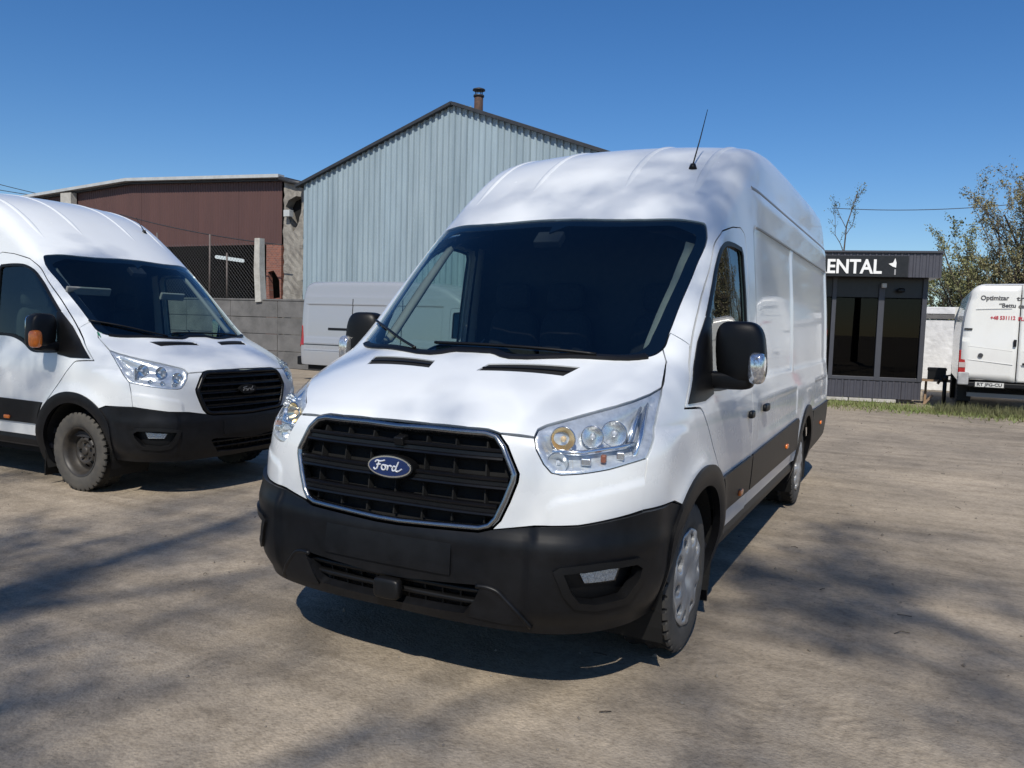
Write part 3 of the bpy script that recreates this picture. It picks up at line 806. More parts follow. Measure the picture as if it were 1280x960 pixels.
    # badge
    if st['badge'] == 'oval':
        bc = Cyl.pts(np.array([(0.0, st['badge_z'])]))[0]; nb = body_n(bc[None])[0]; tilt = math.asin(nb[2])
        def bm(x, y, z): return (x, bc[1] - .035 + y * math.cos(tilt) + z * math.sin(tilt), bc[2] + z * math.cos(tilt) - y * math.sin(tilt))
        el = lambda a, b, n=40: np.array([(a * math.cos(t), b * math.sin(t)) for t in np.linspace(0, 2 * math.pi, n, endpoint=False)])
        v, f = solid2d(el(.112, .048), depth=.05, sp=.02, f=lambda x, y, z: bm(x, y + .003, z)); MB().add(v, f).build('badge_mount', M_BLACK, gri)
        v, f = solid2d(el(.106, .0435), depth=.02, sp=.02, f=lambda x, y, z: bm(x, y, z)); bo = MB().add(v, f).build('badge', M_CHROME, gri)
        v, f = solid2d(el(.0985, .0375), depth=.01, sp=.02, f=lambda x, y, z: bm(x, y - .003, z)); MB().add(v, f).build('badge_field', M_BADGE, bo)
        # script lettering
        strokes = [[(-.072, .014), (-.064, .021), (-.05, .019), (-.034, .021), (-.022, .025)], [(-.052, .019), (-.056, .004), (-.062, -.012), (-.072, -.017), (-.079, -.010)], [(-.064, .003), (-.052, .005), (-.042, .007)],
                   [(-.020, .004), (-.032, .004), (-.037, -.006), (-.031, -.015), (-.020, -.014), (-.014, -.005), (-.020, .004), (-.008, .003)],
                   [(-.006, .005), (-.003, -.004), (-.006, -.015)], [(-.004, -.004), (.004, .004), (.012, .004), (.016, .000)],
                   [(.038, .002), (.028, .004), (.021, -.004), (.023, -.014), (.033, -.014), (.040, -.004)], [(.052, .024), (.046, .010), (.040, -.006), (.040, -.014), (.048, -.016), (.060, -.011), (.070, -.004)]]
        mb = MB()
        for s_ in strokes:
            pts = spline(s_, 5); mb.tube([bm(p[0] * .92, -.005, p[1] * .98) for p in pts], .0034, 6)
        mb.build('badge_lettering', M_SCRIPT, bo)
    else:
        bc = Cyl.pts(np.array([(0.0, st['badge_z'])]))[0]
        el = np.array([(.105 * math.cos(t), .042 * math.sin(t)) for t in np.linspace(0, 2 * math.pi, 40, endpoint=False)])
        v, f = solid2d(el, depth=.03, sp=.03, f=lambda x, y, z: (x, bc[1] - .03 + y, bc[2] + z)); bo = MB().add(v, f).build('badge', M_BLACK, gri)
        strokes = [[(-.068, .013), (-.05, .018), (-.022, .023)], [(-.050, .018), (-.056, .002), (-.066, -.015)], [(-.062, .003), (-.042, .006)],
                   [(-.020, .004), (-.033, .003), (-.034, -.013), (-.020, -.014), (-.016, -.003), (-.020, .004)], [(-.006, .005), (-.006, -.015)], [(-.005, -.004), (.004, .004), (.014, .002)],
                   [(.038, .003), (.024, .002), (.024, -.014), (.037, -.012)], [(.050, .023), (.040, -.010), (.048, -.015), (.064, -.007)]]
        mb = MB()
        for s_ in strokes: mb.tube([(p[0], bc[1] - .034, bc[2] + p[1]) for p in spline(s_, 4)], .0042, 5)
        mb.build('badge_lettering', mat('dull_script', (.16, .16, .165), .4, metal=.3), bo)
    # ------- headlights
    hl2 = to2(Cyl, HLo); hl2 = offset_poly(hl2, -.0015)
    for mi, s in ((False, 1), (True, -1)):
        h = link('headlight', patch_mesh('headlight', Cyl, hl2, sp=.014, off=0, rim=0, mirror=mi, fn=displaced(lambda P: -.010 - .050 * sm(.004, .062, dist_to(hl2, Cyl.inv(P))))), M_REFLD, root)
        link('lens_cover', patch_mesh('lens_cover', Cyl, hl2, sp=.02, off=.002, rim=0, mirror=mi), M_CLEAR, h)
        fwd = Vector((s * .25, -1, .02))
        for (px, py, r, dp, kind) in st['lamps']:
            c = st['up']([(px, py)])[0]; n = body_n(c[None])[0]; c = c - n * .018
            c = c * [s, 1, 1]
            if kind == 'bowl' or kind == 'bulb' or kind == 'amberbowl':
                v, f = bowl(c, fwd, r, dp, 24, 6); MB().add(v, f).build('reflector', M_REFL if kind != 'amberbowl' else mat('warm_reflector', (.95, .80, .52), .2, metal=1., rvar=.1, nscale=90), h, True)
                vv, ff = rounded_box_mesh('b', tuple(Vector(c) - fwd.normalized() * dp * .35), (r * .5, r * .5, r * .5), 2, 8)
                MB().add(vv, ff).build('bulb', mat('bulb_glass', (.75, .76, .78), .05, metal=.2, coat=1.) if kind != 'amberbowl' else mat('warm_bulb', (.85, .62, .36), .15, coat=1.), h, True)
                ring = [(c[0] + r * 1.0 * math.cos(t), c[1], c[2] + r * 1.0 * math.sin(t)) for t in np.linspace(0, 2 * math.pi, 25)]
                a = fwd.normalized().orthogonal().normalized(); b = fwd.normalized().cross(a)
                MB().tube([tuple(Vector(c) + (a * math.cos(t) + b * math.sin(t)) * r * 1.02) for t in np.linspace(0, 2 * math.pi, 29)], .0025, 6).build('reflector_rim', M_CHROME, h, True)
            else:
                mt = {'amber': M_AMBER, 'chrome': M_REFL, 'orange': mat('dark_amber', (.28, .09, .03), .3), 'pale': mat('pale_amber', (.80, .62, .35), .25, metal=.5, noise=.35, nscale=90)}[kind]
                MB().box(tuple(Vector(c)), (r * 2, .03, dp * 2), rz=s * -.25 * -1).build('reflector_block', mt, h, bevel=.006)
        # ribbed chrome blade along the outer edge and a shelf between the rows of lamps
        if st['name'] == 'new':
            for line, w_ in (([(812, 500), (806, 540), (799, 570)], .010), ([(690, 563), (730, 564), (780, 556), (797, 552)], .009), ([(804, 505), (790, 548)], .007)):
                P = st['up'](line); N = body_n(P); v, f = sweep(P - N * .022, N, [(-.03, -w_), (.0, -w_), (.006, 0), (.0, w_), (-.03, w_)])
                v, f = flip(s, [tuple(p) for p in v], f); MB().add(v, f).build('reflector_blade', M_REFL, h, True)
        else:
            P = st['up']([(143, 448), (152, 468), (160, 482)]); P = P * [-1, 1, 1] if P[0, 0] < 0 else P
            N = body_n(P); v, f = sweep(P - N * .022, N, [(-.03, -.008), (.0, -.008), (.006, 0), (.0, .008), (-.03, .008)]); v, f = flip(s, [tuple(p) for p in v], f); MB().add(v, f).build('reflector_blade', M_REFL, h, True)

def van_details(root, st):
    "everything besides sheet metal and nose"
    paint = st['paint']
    def half(n, frame, q, m, parent=root, **kw):
        return [link(n, patch_mesh(n, frame, q, mirror=mi, **kw), m, parent) for mi in (False, True)]
    # wheel arch lips
    for c, a0, a1 in ((ARCH, -24, 184), (ARCH2, -20, 200)):
        aa = np.linspace(a0, a1, 56); ro = .525 - (.075 * sm(142, 176, aa) if c is ARCH else 0 * aa)
        ring = np.array([(c[0] + q * math.cos(math.radians(t)), c[1] + q * math.sin(math.radians(t))) for q, t in zip(ro, aa)] + arc(c, .432, a1, a0, 56)); half('wheel_arch_trim', SideX, ring, M_PLAST, sp=.03, off=.015, rim=.04)
        # wheel well liner
        mb = MB(); k = 24; pts = arc(c, .445, -25, 205, k)
        for s in (1, -1):
            base = len(mb.v)
            v = []; f = []
            for (y, z) in pts: v += [(s * .99, y, z), (s * .60, y, z)]
            for i in range(k - 1): f.append((2 * i, 2 * i + 1, 2 * i + 3, 2 * i + 2))
            v.append((s * .60, c[0], c[1])); n0 = len(v) - 1
            for i in range(k - 1): f.append((2 * i + 1, 2 * i + 3, n0))
            MB().add(v, f).build('wheel_well', M_VOID, root)
    # lower body mouldings and sills
    half('door_moulding', SideX, [(.475, .565), (1.205, .560), (1.205, .772), (.40, .765), (.455, .66)], M_PLAST, sp=.04, off=.014, rim=.018)
    half('side_moulding', SideX, [(1.235, .560), (3.22, .555), (3.24, .70), (3.27, .79), (3.20, .815), (1.235, .773)], M_PLAST, sp=.05, off=.014, rim=.018)
    half('rear_moulding', SideX, [(4.28, .40), (5.60, .45), (5.60, .80), (4.22, .80), (4.27, .60)], M_PLAST, sp=.05, off=.014, rim=.018)
    for s in (1, -1):
        mb = MB(); v, f = sweep(np.array([(s * .985, y, .41) for y in (.46, 1.2, 2.2, 3.25)]), np.array([(s * 1., 0, 0)] * 4), [(-.05, -.055), (.0, -.05), (.012, 0), (.008, .038), (-.05, .042)])
        mb.add(v, f).build('sill', M_PLAST, root)
        mb = MB(); v, f = sweep(np.array([(s * .93, y, .375) for y in (.44, 1.2, 2.2, 3.28)]), np.array([(s * 1., 0, 0)] * 4), [(-.1, -.04), (.03, -.035), (.045, 0), (.045, .02), (-.1, .02)])
        mb.add(v, f).build('sill_step', mat('sill_blue_black', (.018, .02, .028), .35), root)
        # mud flap
        MB().box((s * .86, .47, .24), (.22, .012, .30), rx=.08).build('mud_flap', M_BLACK, root)
        # handle and lock
        P = SideX.pts(np.array([(1.10, 1.00)]))[0]
        v, f = rounded_box_mesh('h', (s * (P[0] + .018), 1.08, 1.03), (.03, .10, .045), 4, 8); MB().add(v, f).build('door_handle', M_BLACK, root, True)
        v, f = rounded_box_mesh('h', (s * (P[0] + .012), 1.60, 1.03), (.03, .16, .05), 4, 8); MB().add(v, f).build('cargo_door_handle', M_BLACK, root, True)
        # side marker lights
        for y, z in ((.92, .60), (2.62, .655), (4.9, .62)):
            P = SideX.pts(np.array([(y, z)]))[0]; v, f = rounded_box_mesh('m', (s * (P[0] + .018), y, z), (.02, .085, .034), 5, 8); MB().add(v, f).build('marker_light', M_AMBER, root, True)
        # roof gutter and panel joint lines
        P, N = surf_line(SideX, [(1.42, 2.385), (5.5, 2.395)], .05); P = P * [s, 1, 1]; N = N * [s, 1, 1]
        v, f = sweep(P, N, [(-.01, -.010), (.002, -.010), (.004, -.006), (.004, .006), (.002, .010), (-.01, .010)]); MB().add(v, f).build('roof_gutter', mat('gutter_sealant', (.22, .22, .22), .5), root)
        for q in ([(1.50, 2.150), (5.42, 2.155)],):
            P, N = surf_line(SideX, q, .05); P = P * [s, 1, 1]; N = N * [s, 1, 1]
            v, f = sweep(P, N, [(-.01, -.006), (.003, -.006), (.003, .006), (-.01, .006)]); MB().add(v, f).build('panel_joint', mat('gutter_sealant', (.22, .22, .22), .5), root)
        # door mirror
        m = empty('door_mirror', (0, 0, 0), 0, root)
        if st['name'] == 'old' and s > 0:
            a_ = math.radians(72); pv = Vector((1.0, .30, 0)); m.location = pv - Matrix.Rotation(a_, 3, 'Z') @ pv; m.rotation_euler = (0, 0, a_)
        def tp(p):
            z = p[2] / .145
            k = 1 - .10 * max(0, z)**2; return [p[0] * k + (-.012 * z), p[1] * (1 - .25 * abs(p[0]) / .12 * (p[1] < 0)), p[2]]
        v, f = rounded_box_mesh('mh', (1.122, .275, 1.405), (.235, .155, .300), 4.2, 18, tp); v, f = flip(s, v, f)
        MB().add(v, f).build('mirror_housing', M_BLACK, m, True)
        v, f = rounded_box_mesh('ma', (1.055, .265, 1.268), (.27, .11, .085), 4, 14); v, f = flip(s, v, f); MB().add(v, f).build('mirror_arm', M_BLACK, m, True)
        v, f = rounded_box_mesh('mg', (1.122, .352, 1.41), (.19, .01, .25), 5, 12); v, f = flip(s, v, f); MB().add(v, f).build('mirror_glass', mat('mirror_silver', (.7, .72, .74), .02, metal=1.), m, True)
        v, f = rounded_box_mesh('mi', (1.210, .225, 1.335), (.078, .115, .150), 3.5, 12); v, f = flip(s, v, f)
        MB().add(v, f).build('mirror_indicator', st['indicator'], m, True)
    # pressed roof ribs
    for x0 in (.30, .70):
        for s in (1, -1):
            ys = np.linspace(.80, 5.45, 60); O = np.stack([np.full(60, x0), ys, np.full(60, 1.9)], 1); P = cast(O, np.tile([0., 0, 1], (60, 1)), 0, 1.2); N = body_n(P); hh = sm(.80, 1.05, ys)
            P = P - N * (.0085 * (1 - hh))[:, None]; P = P * [s, 1, 1]; N = N * [s, 1, 1]
            v, f = sweep(P, N, [(-.004, -.030), (.002, -.020), (.007, -.008), (.007, .008), (.002, .020), (-.004, .030)]); MB().add(v, f).build('roof_rib', paint, root, True)
    # aerial
    P = unproject([(866, 210)])[0]; q = st['aerial'] if st['name'] == 'old' else at_y(884.5, 137, P[1] + .14) - P
    a = MB().tube([tuple(P + [0, 0, -.01]), tuple(P + [0, 0, .025])], [.028, .014], 12); a.tube([tuple(P + [0, 0, .02]), tuple(P + np.array(q) * .5), tuple(P + np.array(q))], [.005, .004, .002], 6)
    a.build('aerial', M_BLACK, root, True)
    # wipers and cowl
    for px in ([(520, 438), (505, 428), (488, 415), (473, 403)], [(745, 446), (690, 440), (610, 434), (545, 431)]):
        P = unproject(px); P = P + body_n(P) * .016; P = spline(P, 5)
        mb = MB(); mb.tube([tuple(p) for p in P], .0075, 6)
        P2 = P[4:] - body_n(P[4:]) * .010; mb.tube([tuple(p + [0, 0, .004]) for p in P2], .0055, 5); mb.build('wiper', M_BLACK, root, True)
    w2 = to2(Axial, WS[k_ws():]);
    P = np.concatenate([WS[k_ws() + 6:][:-1], mir(WS[k_ws() + 6:])[::-1]]); P = resample(P, .04, False); P = P + [0, -.004, .0]; N = np.tile([0., -.5, .86], (len(P), 1))
    v, f = sweep(P, N, [(-.03, -.014), (.006, -.014), (.010, 0), (.008, .022), (-.03, .03)]); MB().add(v, f).build('cowl', M_BLACK, root)
    # sun visors / mirror / cab
    MB().box((0, .40, 1.62 - .62), (1.78, .42, .44), rx=0).box((0, .18, 1.13), (1.70, .5, .22), rx=.2).build('dashboard', M_INT, root, bevel=.05, seg=3)
    v, f = rounded_box_mesh('bin', (.42, .30, 1.27), (.42, .26, .12), 4, 10); MB().add(v, f).build('instrument_hood', M_INT, root, True)
    c = Vector((.42, .50, 1.20)); ax = Vector((0, .75, .66)).normalized(); u = Vector((1, 0, 0)); w = ax.cross(u)
    ring = [tuple(c + (u * math.cos(t) + w * math.sin(t)) * .19) for t in np.linspace(0, 2 * math.pi, 33)]
    sw = MB().tube(ring, .015, 8); sw.tube([tuple(c - u * .19), tuple(c), tuple(c + u * .19)], .018, 6); sw.tube([tuple(c), tuple(c - w * .19)], .018, 6); sw.tube([tuple(c), tuple(c - ax * .3)], .03, 8)
    sw.build('steering_wheel', mat('wheel_grip', (.03, .03, .032), .35), root, True)
    for x in (.45, -.20, -.58):
        sg = empty('seat', (x, 1.0, .5), 0, root)
        v, f = rounded_box_mesh('s', (0, 0, .38), (.40 if x > 0 else .36, .48, .16), 4, 10); MB().add(v, f).build('seat_cushion', M_SEAT, sg, True)
        v, f = rounded_box_mesh('s', (0, .22, .76), (.40 if x > 0 else .36, .15, .70), 4, 10); MB().add(v, f).build('backrest', M_SEAT, sg, True)
        v, f = rounded_box_mesh('s', (0, .20, 1.20), (.25, .10, .18), 4, 10); hb = MB().add(v, f); hb.build('headrest', M_SEAT, sg, True)
    # bulkhead, floor, roof lining, pillar trims
    sec = Axial.pts(np.stack([np.full(50, 1.36), np.linspace(-2.2, 2.2, 50) * 1.05], 1)); q = offset_poly(sec[:, [0, 2]], -.03)
    v, f = solid2d(q, depth=.02, sp=.3, f=lambda x, y, z: (x, 1.36 + y, z)); MB().add(v, f).build('bulkhead', M_INT, root)
    MB().box((0, .65, .50), (1.84, 1.45, .05)).build('cab_floor', M_INT, root)
    MB().box((0, 2.6, .34), (1.76, 5.6, .14)).box((0, -.30, .40), (1.1, .8, .10)).build('underbody', M_VOID, root)
    MB().box((0, -.66, .43), (1.46, .40, .05)).build('sun_leak_plate', M_VOID, root)  # unseen plate added to stop sunlight leaking past the bumper
    MB().box((0, -.52, .72), (1.10, .50, .50)).build('engine_block', M_VOID, root)
    hq = [(y, s_) for y, s_ in [(.60, -.86), (.60, .86), (1.34, .95), (1.34, -.95)]]
    link('roof_lining', patch_mesh('roof_lining', Axial, hq, sp=.06, off=-.09, rim=0), M_INT, root)
    k = k_ws(); A = WS[(WS[:, 2] < 2.03) & (WS[:, 2] > 1.44) & (WS[:, 0] > .7)]
    for s in (1, -1):
        N = body_n(A); P = (A - N * .055) * [s, 1, 1] - np.array([s * .05, 0, 0]); N2 = N * [s, 1, 1]
        v, f = sweep(P, N2, [(-.03, -.035), (.0, -.045), (.01, 0), (.0, .045), (-.03, .035)]); MB().add(v, f).build('pillar_trim', M_TRIM, root, True)
    if st['name'] == 'old':
        for s, (pa, pb) in ((1, ((76, 345), (146, 353))), (-1, ((204, 356), (232, 358)))):
            xf = ((-4.648, 1.826), math.radians(90.69)); A2 = unproject([pa, pb], xf); A2 = A2 - body_n(A2) * .05
            c = (A2[0] + A2[1]) / 2; ln = np.linalg.norm(A2[1] - A2[0]); MB().box(tuple(c), (ln, .03, .075), rx=.4).build('sun_visor', M_TRIM, root, bevel=.01)
        P = unproject([(133, 409)], xf)[0]; MB().box(tuple(P - [0, -.03, .0]), (.10, .004, .075), rx=-.85).build('windscreen_sticker', mat('green_sticker', (.02, .22, .12), .5), root)
    # windscreen sensor and rear-view block
    for (y, wd, hh) in ((.47, .16, .05),):
        P = cast(np.array([[0., y, 1.3]]), np.array([[0., 0, 1]]), 0, 1.2)[0]; MB().box(tuple(P - [0, 0, .06]), (wd, .10, hh), rx=.7).build('sensor_block', M_INT, root, bevel=.01)
def Top_roof(x, y): return cast(np.array([[x, y, 1.8]]), np.array([[0., 0, 1]]), 0, 1.3)[0]

CREASE = unproject([(684, 636), (690, 630), (697, 626), (727.5, 621), (760, 613), (802, 602)])
ST_NEW = dict(name='new', paint=M_WHITE, GR=GR, HL=HL, B1=B1, LOWG=LOWG, FOG=FOG, FOGL=FOGL, gr_rng=(4, 11), bz=.318, pod=.60, ring=.025, ring_mat=M_RING,
              plate=.585, bars=[(1.000, .050, .006), (.890, .050, .006), (.785, .050, .006)], badge='oval', badge_z=.917, up=unproject, indicator=mat('clear_lamp', (.72, .74, .76), .12, metal=.75, noise=.5, nscale=70, coat=1.), aerial=(.05, .14, .40),
              lamps=[(770, 539, .050, .045, 'bowl'), (742, 543, .042, .04, 'bowl'), (697, 579, .040, .035, 'bowl'), (704, 546, .047, .042, 'amberbowl'), (757, 573, .011, .016, 'orange'), (734, 577, .020, .014, 'chrome'), (779, 569, .016, .016, 'chrome')],
              FANG=unproject([(601, 734), (618, 737), (633, 750), (662, 783), (630, 779), (585, 769)]))
SHADOW_TREES = [(-3.4, -16.5, 18., 31, 7000), (.4, -17.5, 18.5, 32, 7000), (5.0, -16.5, 13., 33, 6000), (9.8, -12.5, 15.5, 54, 4000), (-6.5, -15., 18., 36, 7000), (-.2, -20.0, 20., 38, 8000), (11.5, -11.0, 17.5, 35, 5000), (-1.4, -14.5, 15.5, 39, 6000), (3.0, -14.5, 12.5, 61, 6000)]
# ------------------------------------------------------------------ ground
def gh(x, y):
    "gentle fall of the yard towards the other van"
    return -.07 * sm(-1.6, -3.9, x) + .012 * np.sin(x * .9 + 1.3) * np.sin(y * .7) * sm(3., 8., np.abs(y - 1.) + np.abs(x))
def dirt_material():
    m = bpy.data.materials.new('packed_dirt'); m.use_nodes = True
    nt = m.node_tree; n = nt.nodes; l = nt.links; b = n['Principled BSDF']; b.inputs['Roughness'].default_value = .92; b.inputs['Specular IOR Level'].default_value = .25
    tc = n.new('ShaderNodeTexCoord')
    def noise(sc, det=8, ro=.6, dist=0., vec=None):
        t = n.new('ShaderNodeTexNoise'); t.inputs['Scale'].default_value = sc; t.inputs['Detail'].default_value = det; t.inputs['Roughness'].default_value = ro; t.inputs['Distortion'].default_value = dist
        l.new(vec or tc.outputs['Object'], t.inputs['Vector']); return t.outputs['Fac']
    def ramp(f, stops):
        r = n.new('ShaderNodeValToRGB'); e = r.color_ramp.elements
        while len(e) < len(stops): e.new(.5)
        for i, (p, c) in enumerate(stops): e[i].position = p; e[i].color = (*c, 1)
        l.new(f, r.inputs[0]); return r.outputs[0]
    def mix(a, bcol, f, mode='MIX'):
        x = n.new('ShaderNodeMix'); x.data_type = 'RGBA'; x.blend_type = mode
        if hasattr(f, 'links') or not isinstance(f, float): l.new(f, x.inputs[0])
        else: x.inputs[0].default_value = f
        l.new(a, x.inputs[6]); l.new(bcol, x.inputs[7]); return x.outputs[2]
    base = ramp(noise(.55, 9, .62, .6), [(.30, (.245, .210, .168)), (.50, (.345, .292, .228)), (.70, (.455, .380, .290))])
    fine = ramp(noise(34, 8, .75), [(.28, (.55, .53, .50)), (.5, (1., 1., 1.)), (.75, (1.28, 1.26, 1.22))])
    c = mix(base, fine, .85, 'MULTIPLY')
    mid = ramp(noise(7.5, 7, .7, .4), [(.30, (.74, .73, .71)), (.52, (1., 1., 1.)), (.74, (1.16, 1.15, 1.13))]); c = mix(c, mid, .9, 'MULTIPLY')
    grit = n.new('ShaderNodeTexVoronoi'); grit.inputs['Scale'].default_value = 75; l.new(tc.outputs['Object'], grit.inputs['Vector'])
    gr = ramp(grit.outputs['Distance'], [(.0, (.62, .60, .57)), (.16, (1, 1, 1)), (1., (1, 1, 1))])
    c = mix(c, gr, .55, 'MULTIPLY')
    # wheel tracks: long faint streaks, slightly bent
    mp = n.new('ShaderNodeMapping'); mp.inputs['Rotation'].default_value = (0, 0, math.radians(-62)); mp.inputs['Scale'].default_value = (.12, 1.5, 1); l.new(tc.outputs['Object'], mp.inputs[0])
    tr = ramp(noise(1.6, 5, .55, 1.2, mp.outputs[0]), [(.38, (.80, .79, .77)), (.55, (1, 1, 1)), (.72, (1.14, 1.13, 1.10))])
    c = mix(c, tr, .8, 'MULTIPLY')
    # dark damp or oily stains
    st = ramp(noise(1.3, 6, .65, .3), [(.24, (.60, .58, .56)), (.36, (1, 1, 1)), (1., (1, 1, 1))])
    c = mix(c, st, .7, 'MULTIPLY')
    # curved tyre tracks with tread bars pressed into the dirt
    def mth(op, a, bb=None):
        x = n.new('ShaderNodeMath'); x.operation = op
        for i, q in enumerate((a, bb)):
            if q is None: continue
            if isinstance(q, (int, float)): x.inputs[i].default_value = q
            else: l.new(q, x.inputs[i])
        return x.outputs[0]
    sp = n.new('ShaderNodeSeparateXYZ'); l.new(tc.outputs['Object'], sp.inputs[0]); wob = noise(3.5, 3); tread = None
    for (cx, cy, R) in ((9.5, -1.5, 8.2), (9.5, -1.5, 6.45), (-3.0, -9.0, 9.8), (-3.0, -9.0, 8.1), (12., 9., 10.6), (12., 9., 8.9), (-9., 6., 6.8), (7., -14., 13.6), (7., -14., 11.9)):
        dx = mth('SUBTRACT', sp.outputs['X'], cx); dy = mth('SUBTRACT', sp.outputs['Y'], cy)
        rr = mth('SQRT', mth('ADD', mth('MULTIPLY', dx, dx), mth('MULTIPLY', dy, dy))); an = mth('ARCTAN2', dy, dx)
        dr = mth('ABSOLUTE', mth('SUBTRACT', mth('ADD', rr, mth('MULTIPLY', wob, .05)), R + .025))
        mk = n.new('ShaderNodeMapRange'); mk.interpolation_type = 'SMOOTHSTEP'; mk.inputs['From Min'].default_value = .125; mk.inputs['From Max'].default_value = .085; l.new(dr, mk.inputs['Value'])
        bars = mth('SINE', mth('ADD', mth('MULTIPLY', an, R * 2 * math.pi / .065), mth('MULTIPLY', dr, 45.)))
        t_ = mth('MULTIPLY', mk.outputs[0], mth('ADD', mth('MULTIPLY', bars, .35), -.55)); tread = t_ if tread is None else mth('MINIMUM', tread, t_)
    fade = n.new('ShaderNodeMapRange'); fade.inputs['From Min'].default_value = .42; fade.inputs['From Max'].default_value = .62; l.new(noise(.8, 4), fade.inputs['Value'])
    tread = mth('MULTIPLY', tread, fade.outputs[0])
    dk = n.new('ShaderNodeMix'); dk.data_type = 'RGBA'; dk.blend_type = 'MULTIPLY'; dk.inputs[7].default_value = (.72, .71, .70, 1); l.new(mth('MULTIPLY', tread, -.55), dk.inputs[0]); l.new(c, dk.inputs[6]); c = dk.outputs[2]
    l.new(c, b.inputs['Base Color'])
    bp = n.new('ShaderNodeBump'); bp.inputs['Strength'].default_value = .6; bp.inputs['Distance'].default_value = .010
    ad = n.new('ShaderNodeMath'); ad.operation = 'ADD'; l.new(noise(22, 9, .75), ad.inputs[0]); m2 = n.new('ShaderNodeMath'); m2.operation = 'MULTIPLY'; m2.inputs[1].default_value = -.5
    l.new(grit.outputs['Distance'], m2.inputs[0]); l.new(m2.outputs[0], ad.inputs[1]); l.new(mth('ADD', ad.outputs[0], mth('MULTIPLY', tread, .55)), bp.inputs['Height']); l.new(bp.outputs[0], b.inputs['Normal'])
    return m
M_DIRT = dirt_material()
def ground_mesh():
    xs = np.concatenate([[-900, -300, -120, -70], np.arange(-45, 30.1, .75), [60, 120, 300, 900]]); ys = np.concatenate([[-900, -300, -100, -50], np.arange(-25, 40.1, .75), [60, 120, 300, 900]])
    X, Y = np.meshgrid(xs, ys); Z = gh(X, Y); nx = len(xs)
    v = np.stack([X, Y, Z], -1).reshape(-1, 3); f = [(j * nx + i, j * nx + i + 1, (j + 1) * nx + i + 1, (j + 1) * nx + i) for j in range(len(ys) - 1) for i in range(nx - 1)]
    return mesh_py('ground', v, f, M_DIRT, None, True)
tag(ground_mesh(), kind='structure')

# ------------------------------------------------------------------ vans
SUB = {'window': 'door', 'window_seal': 'door', 'mirror_base': 'door', 'door_trim': 'door', 'tail_light': 'rear_door', 'hood_vent': 'hood', 'vent_slat': 'hood', 'windscreen_border': 'windscreen'}
def sheet_parts(root, D, scale=None, skip=()):
    made = {}
    for k, me in D.items():
        n, _, side = k.partition('|')
        if n in skip: continue
        par = SUB.get(n); p = made.get((par, side)) or made.get((par, '')) if par else None
        made[(n, side)] = o = link(n, me, None, p or root)
        if scale and p is None: o.scale = scale
    return made
def make_van(name, loc, rz, st, cover, label, group=None):
    root = empty(name, loc, rz); tag(root, label, 'van', group)
    sheet_parts(root, common_meshes(st['paint']))
    front_end(root, st); van_details(root, st)
    for y in (0., 3.75):
        for s in (1, -1): wheel(root, y, s, cover)
    return root
make_van('cargo_van', (0, 0, 0), 0, ST_NEW, True, 'white high roof cargo van with chrome framed grille and silver wheel covers')
ST_OLD = dict(ST_NEW, name='old', ring=.034, ring_mat=M_GRILLE, bars=[(1.035, .034, .004), (.970, .034, .004), (.905, .034, .004), (.840, .034, .004), (.778, .034, .004)], badge='dark', badge_z=.915,
              indicator=M_AMBER, aerial=(-.02, .10, .16), pod=.70, ledge=.006,
              lamps=[(778, 537, .048, .045, 'bowl'), (738, 543, .046, .04, 'bowl'), (697, 560, .044, .035, 'bowl'), (706, 580, .018, .016, 'bowl'), (738, 577, .018, .014, 'bowl'), (768, 571, .018, .014, 'bowl'), (795, 545, .014, .05, 'chrome')])
ST_OLD.pop('FANG')
make_van('cargo_van', (-4.648, 1.826, -.073), math.radians(90.69), ST_OLD, False, 'white cargo van with black grille, black steel wheels and amber mirror indicators')

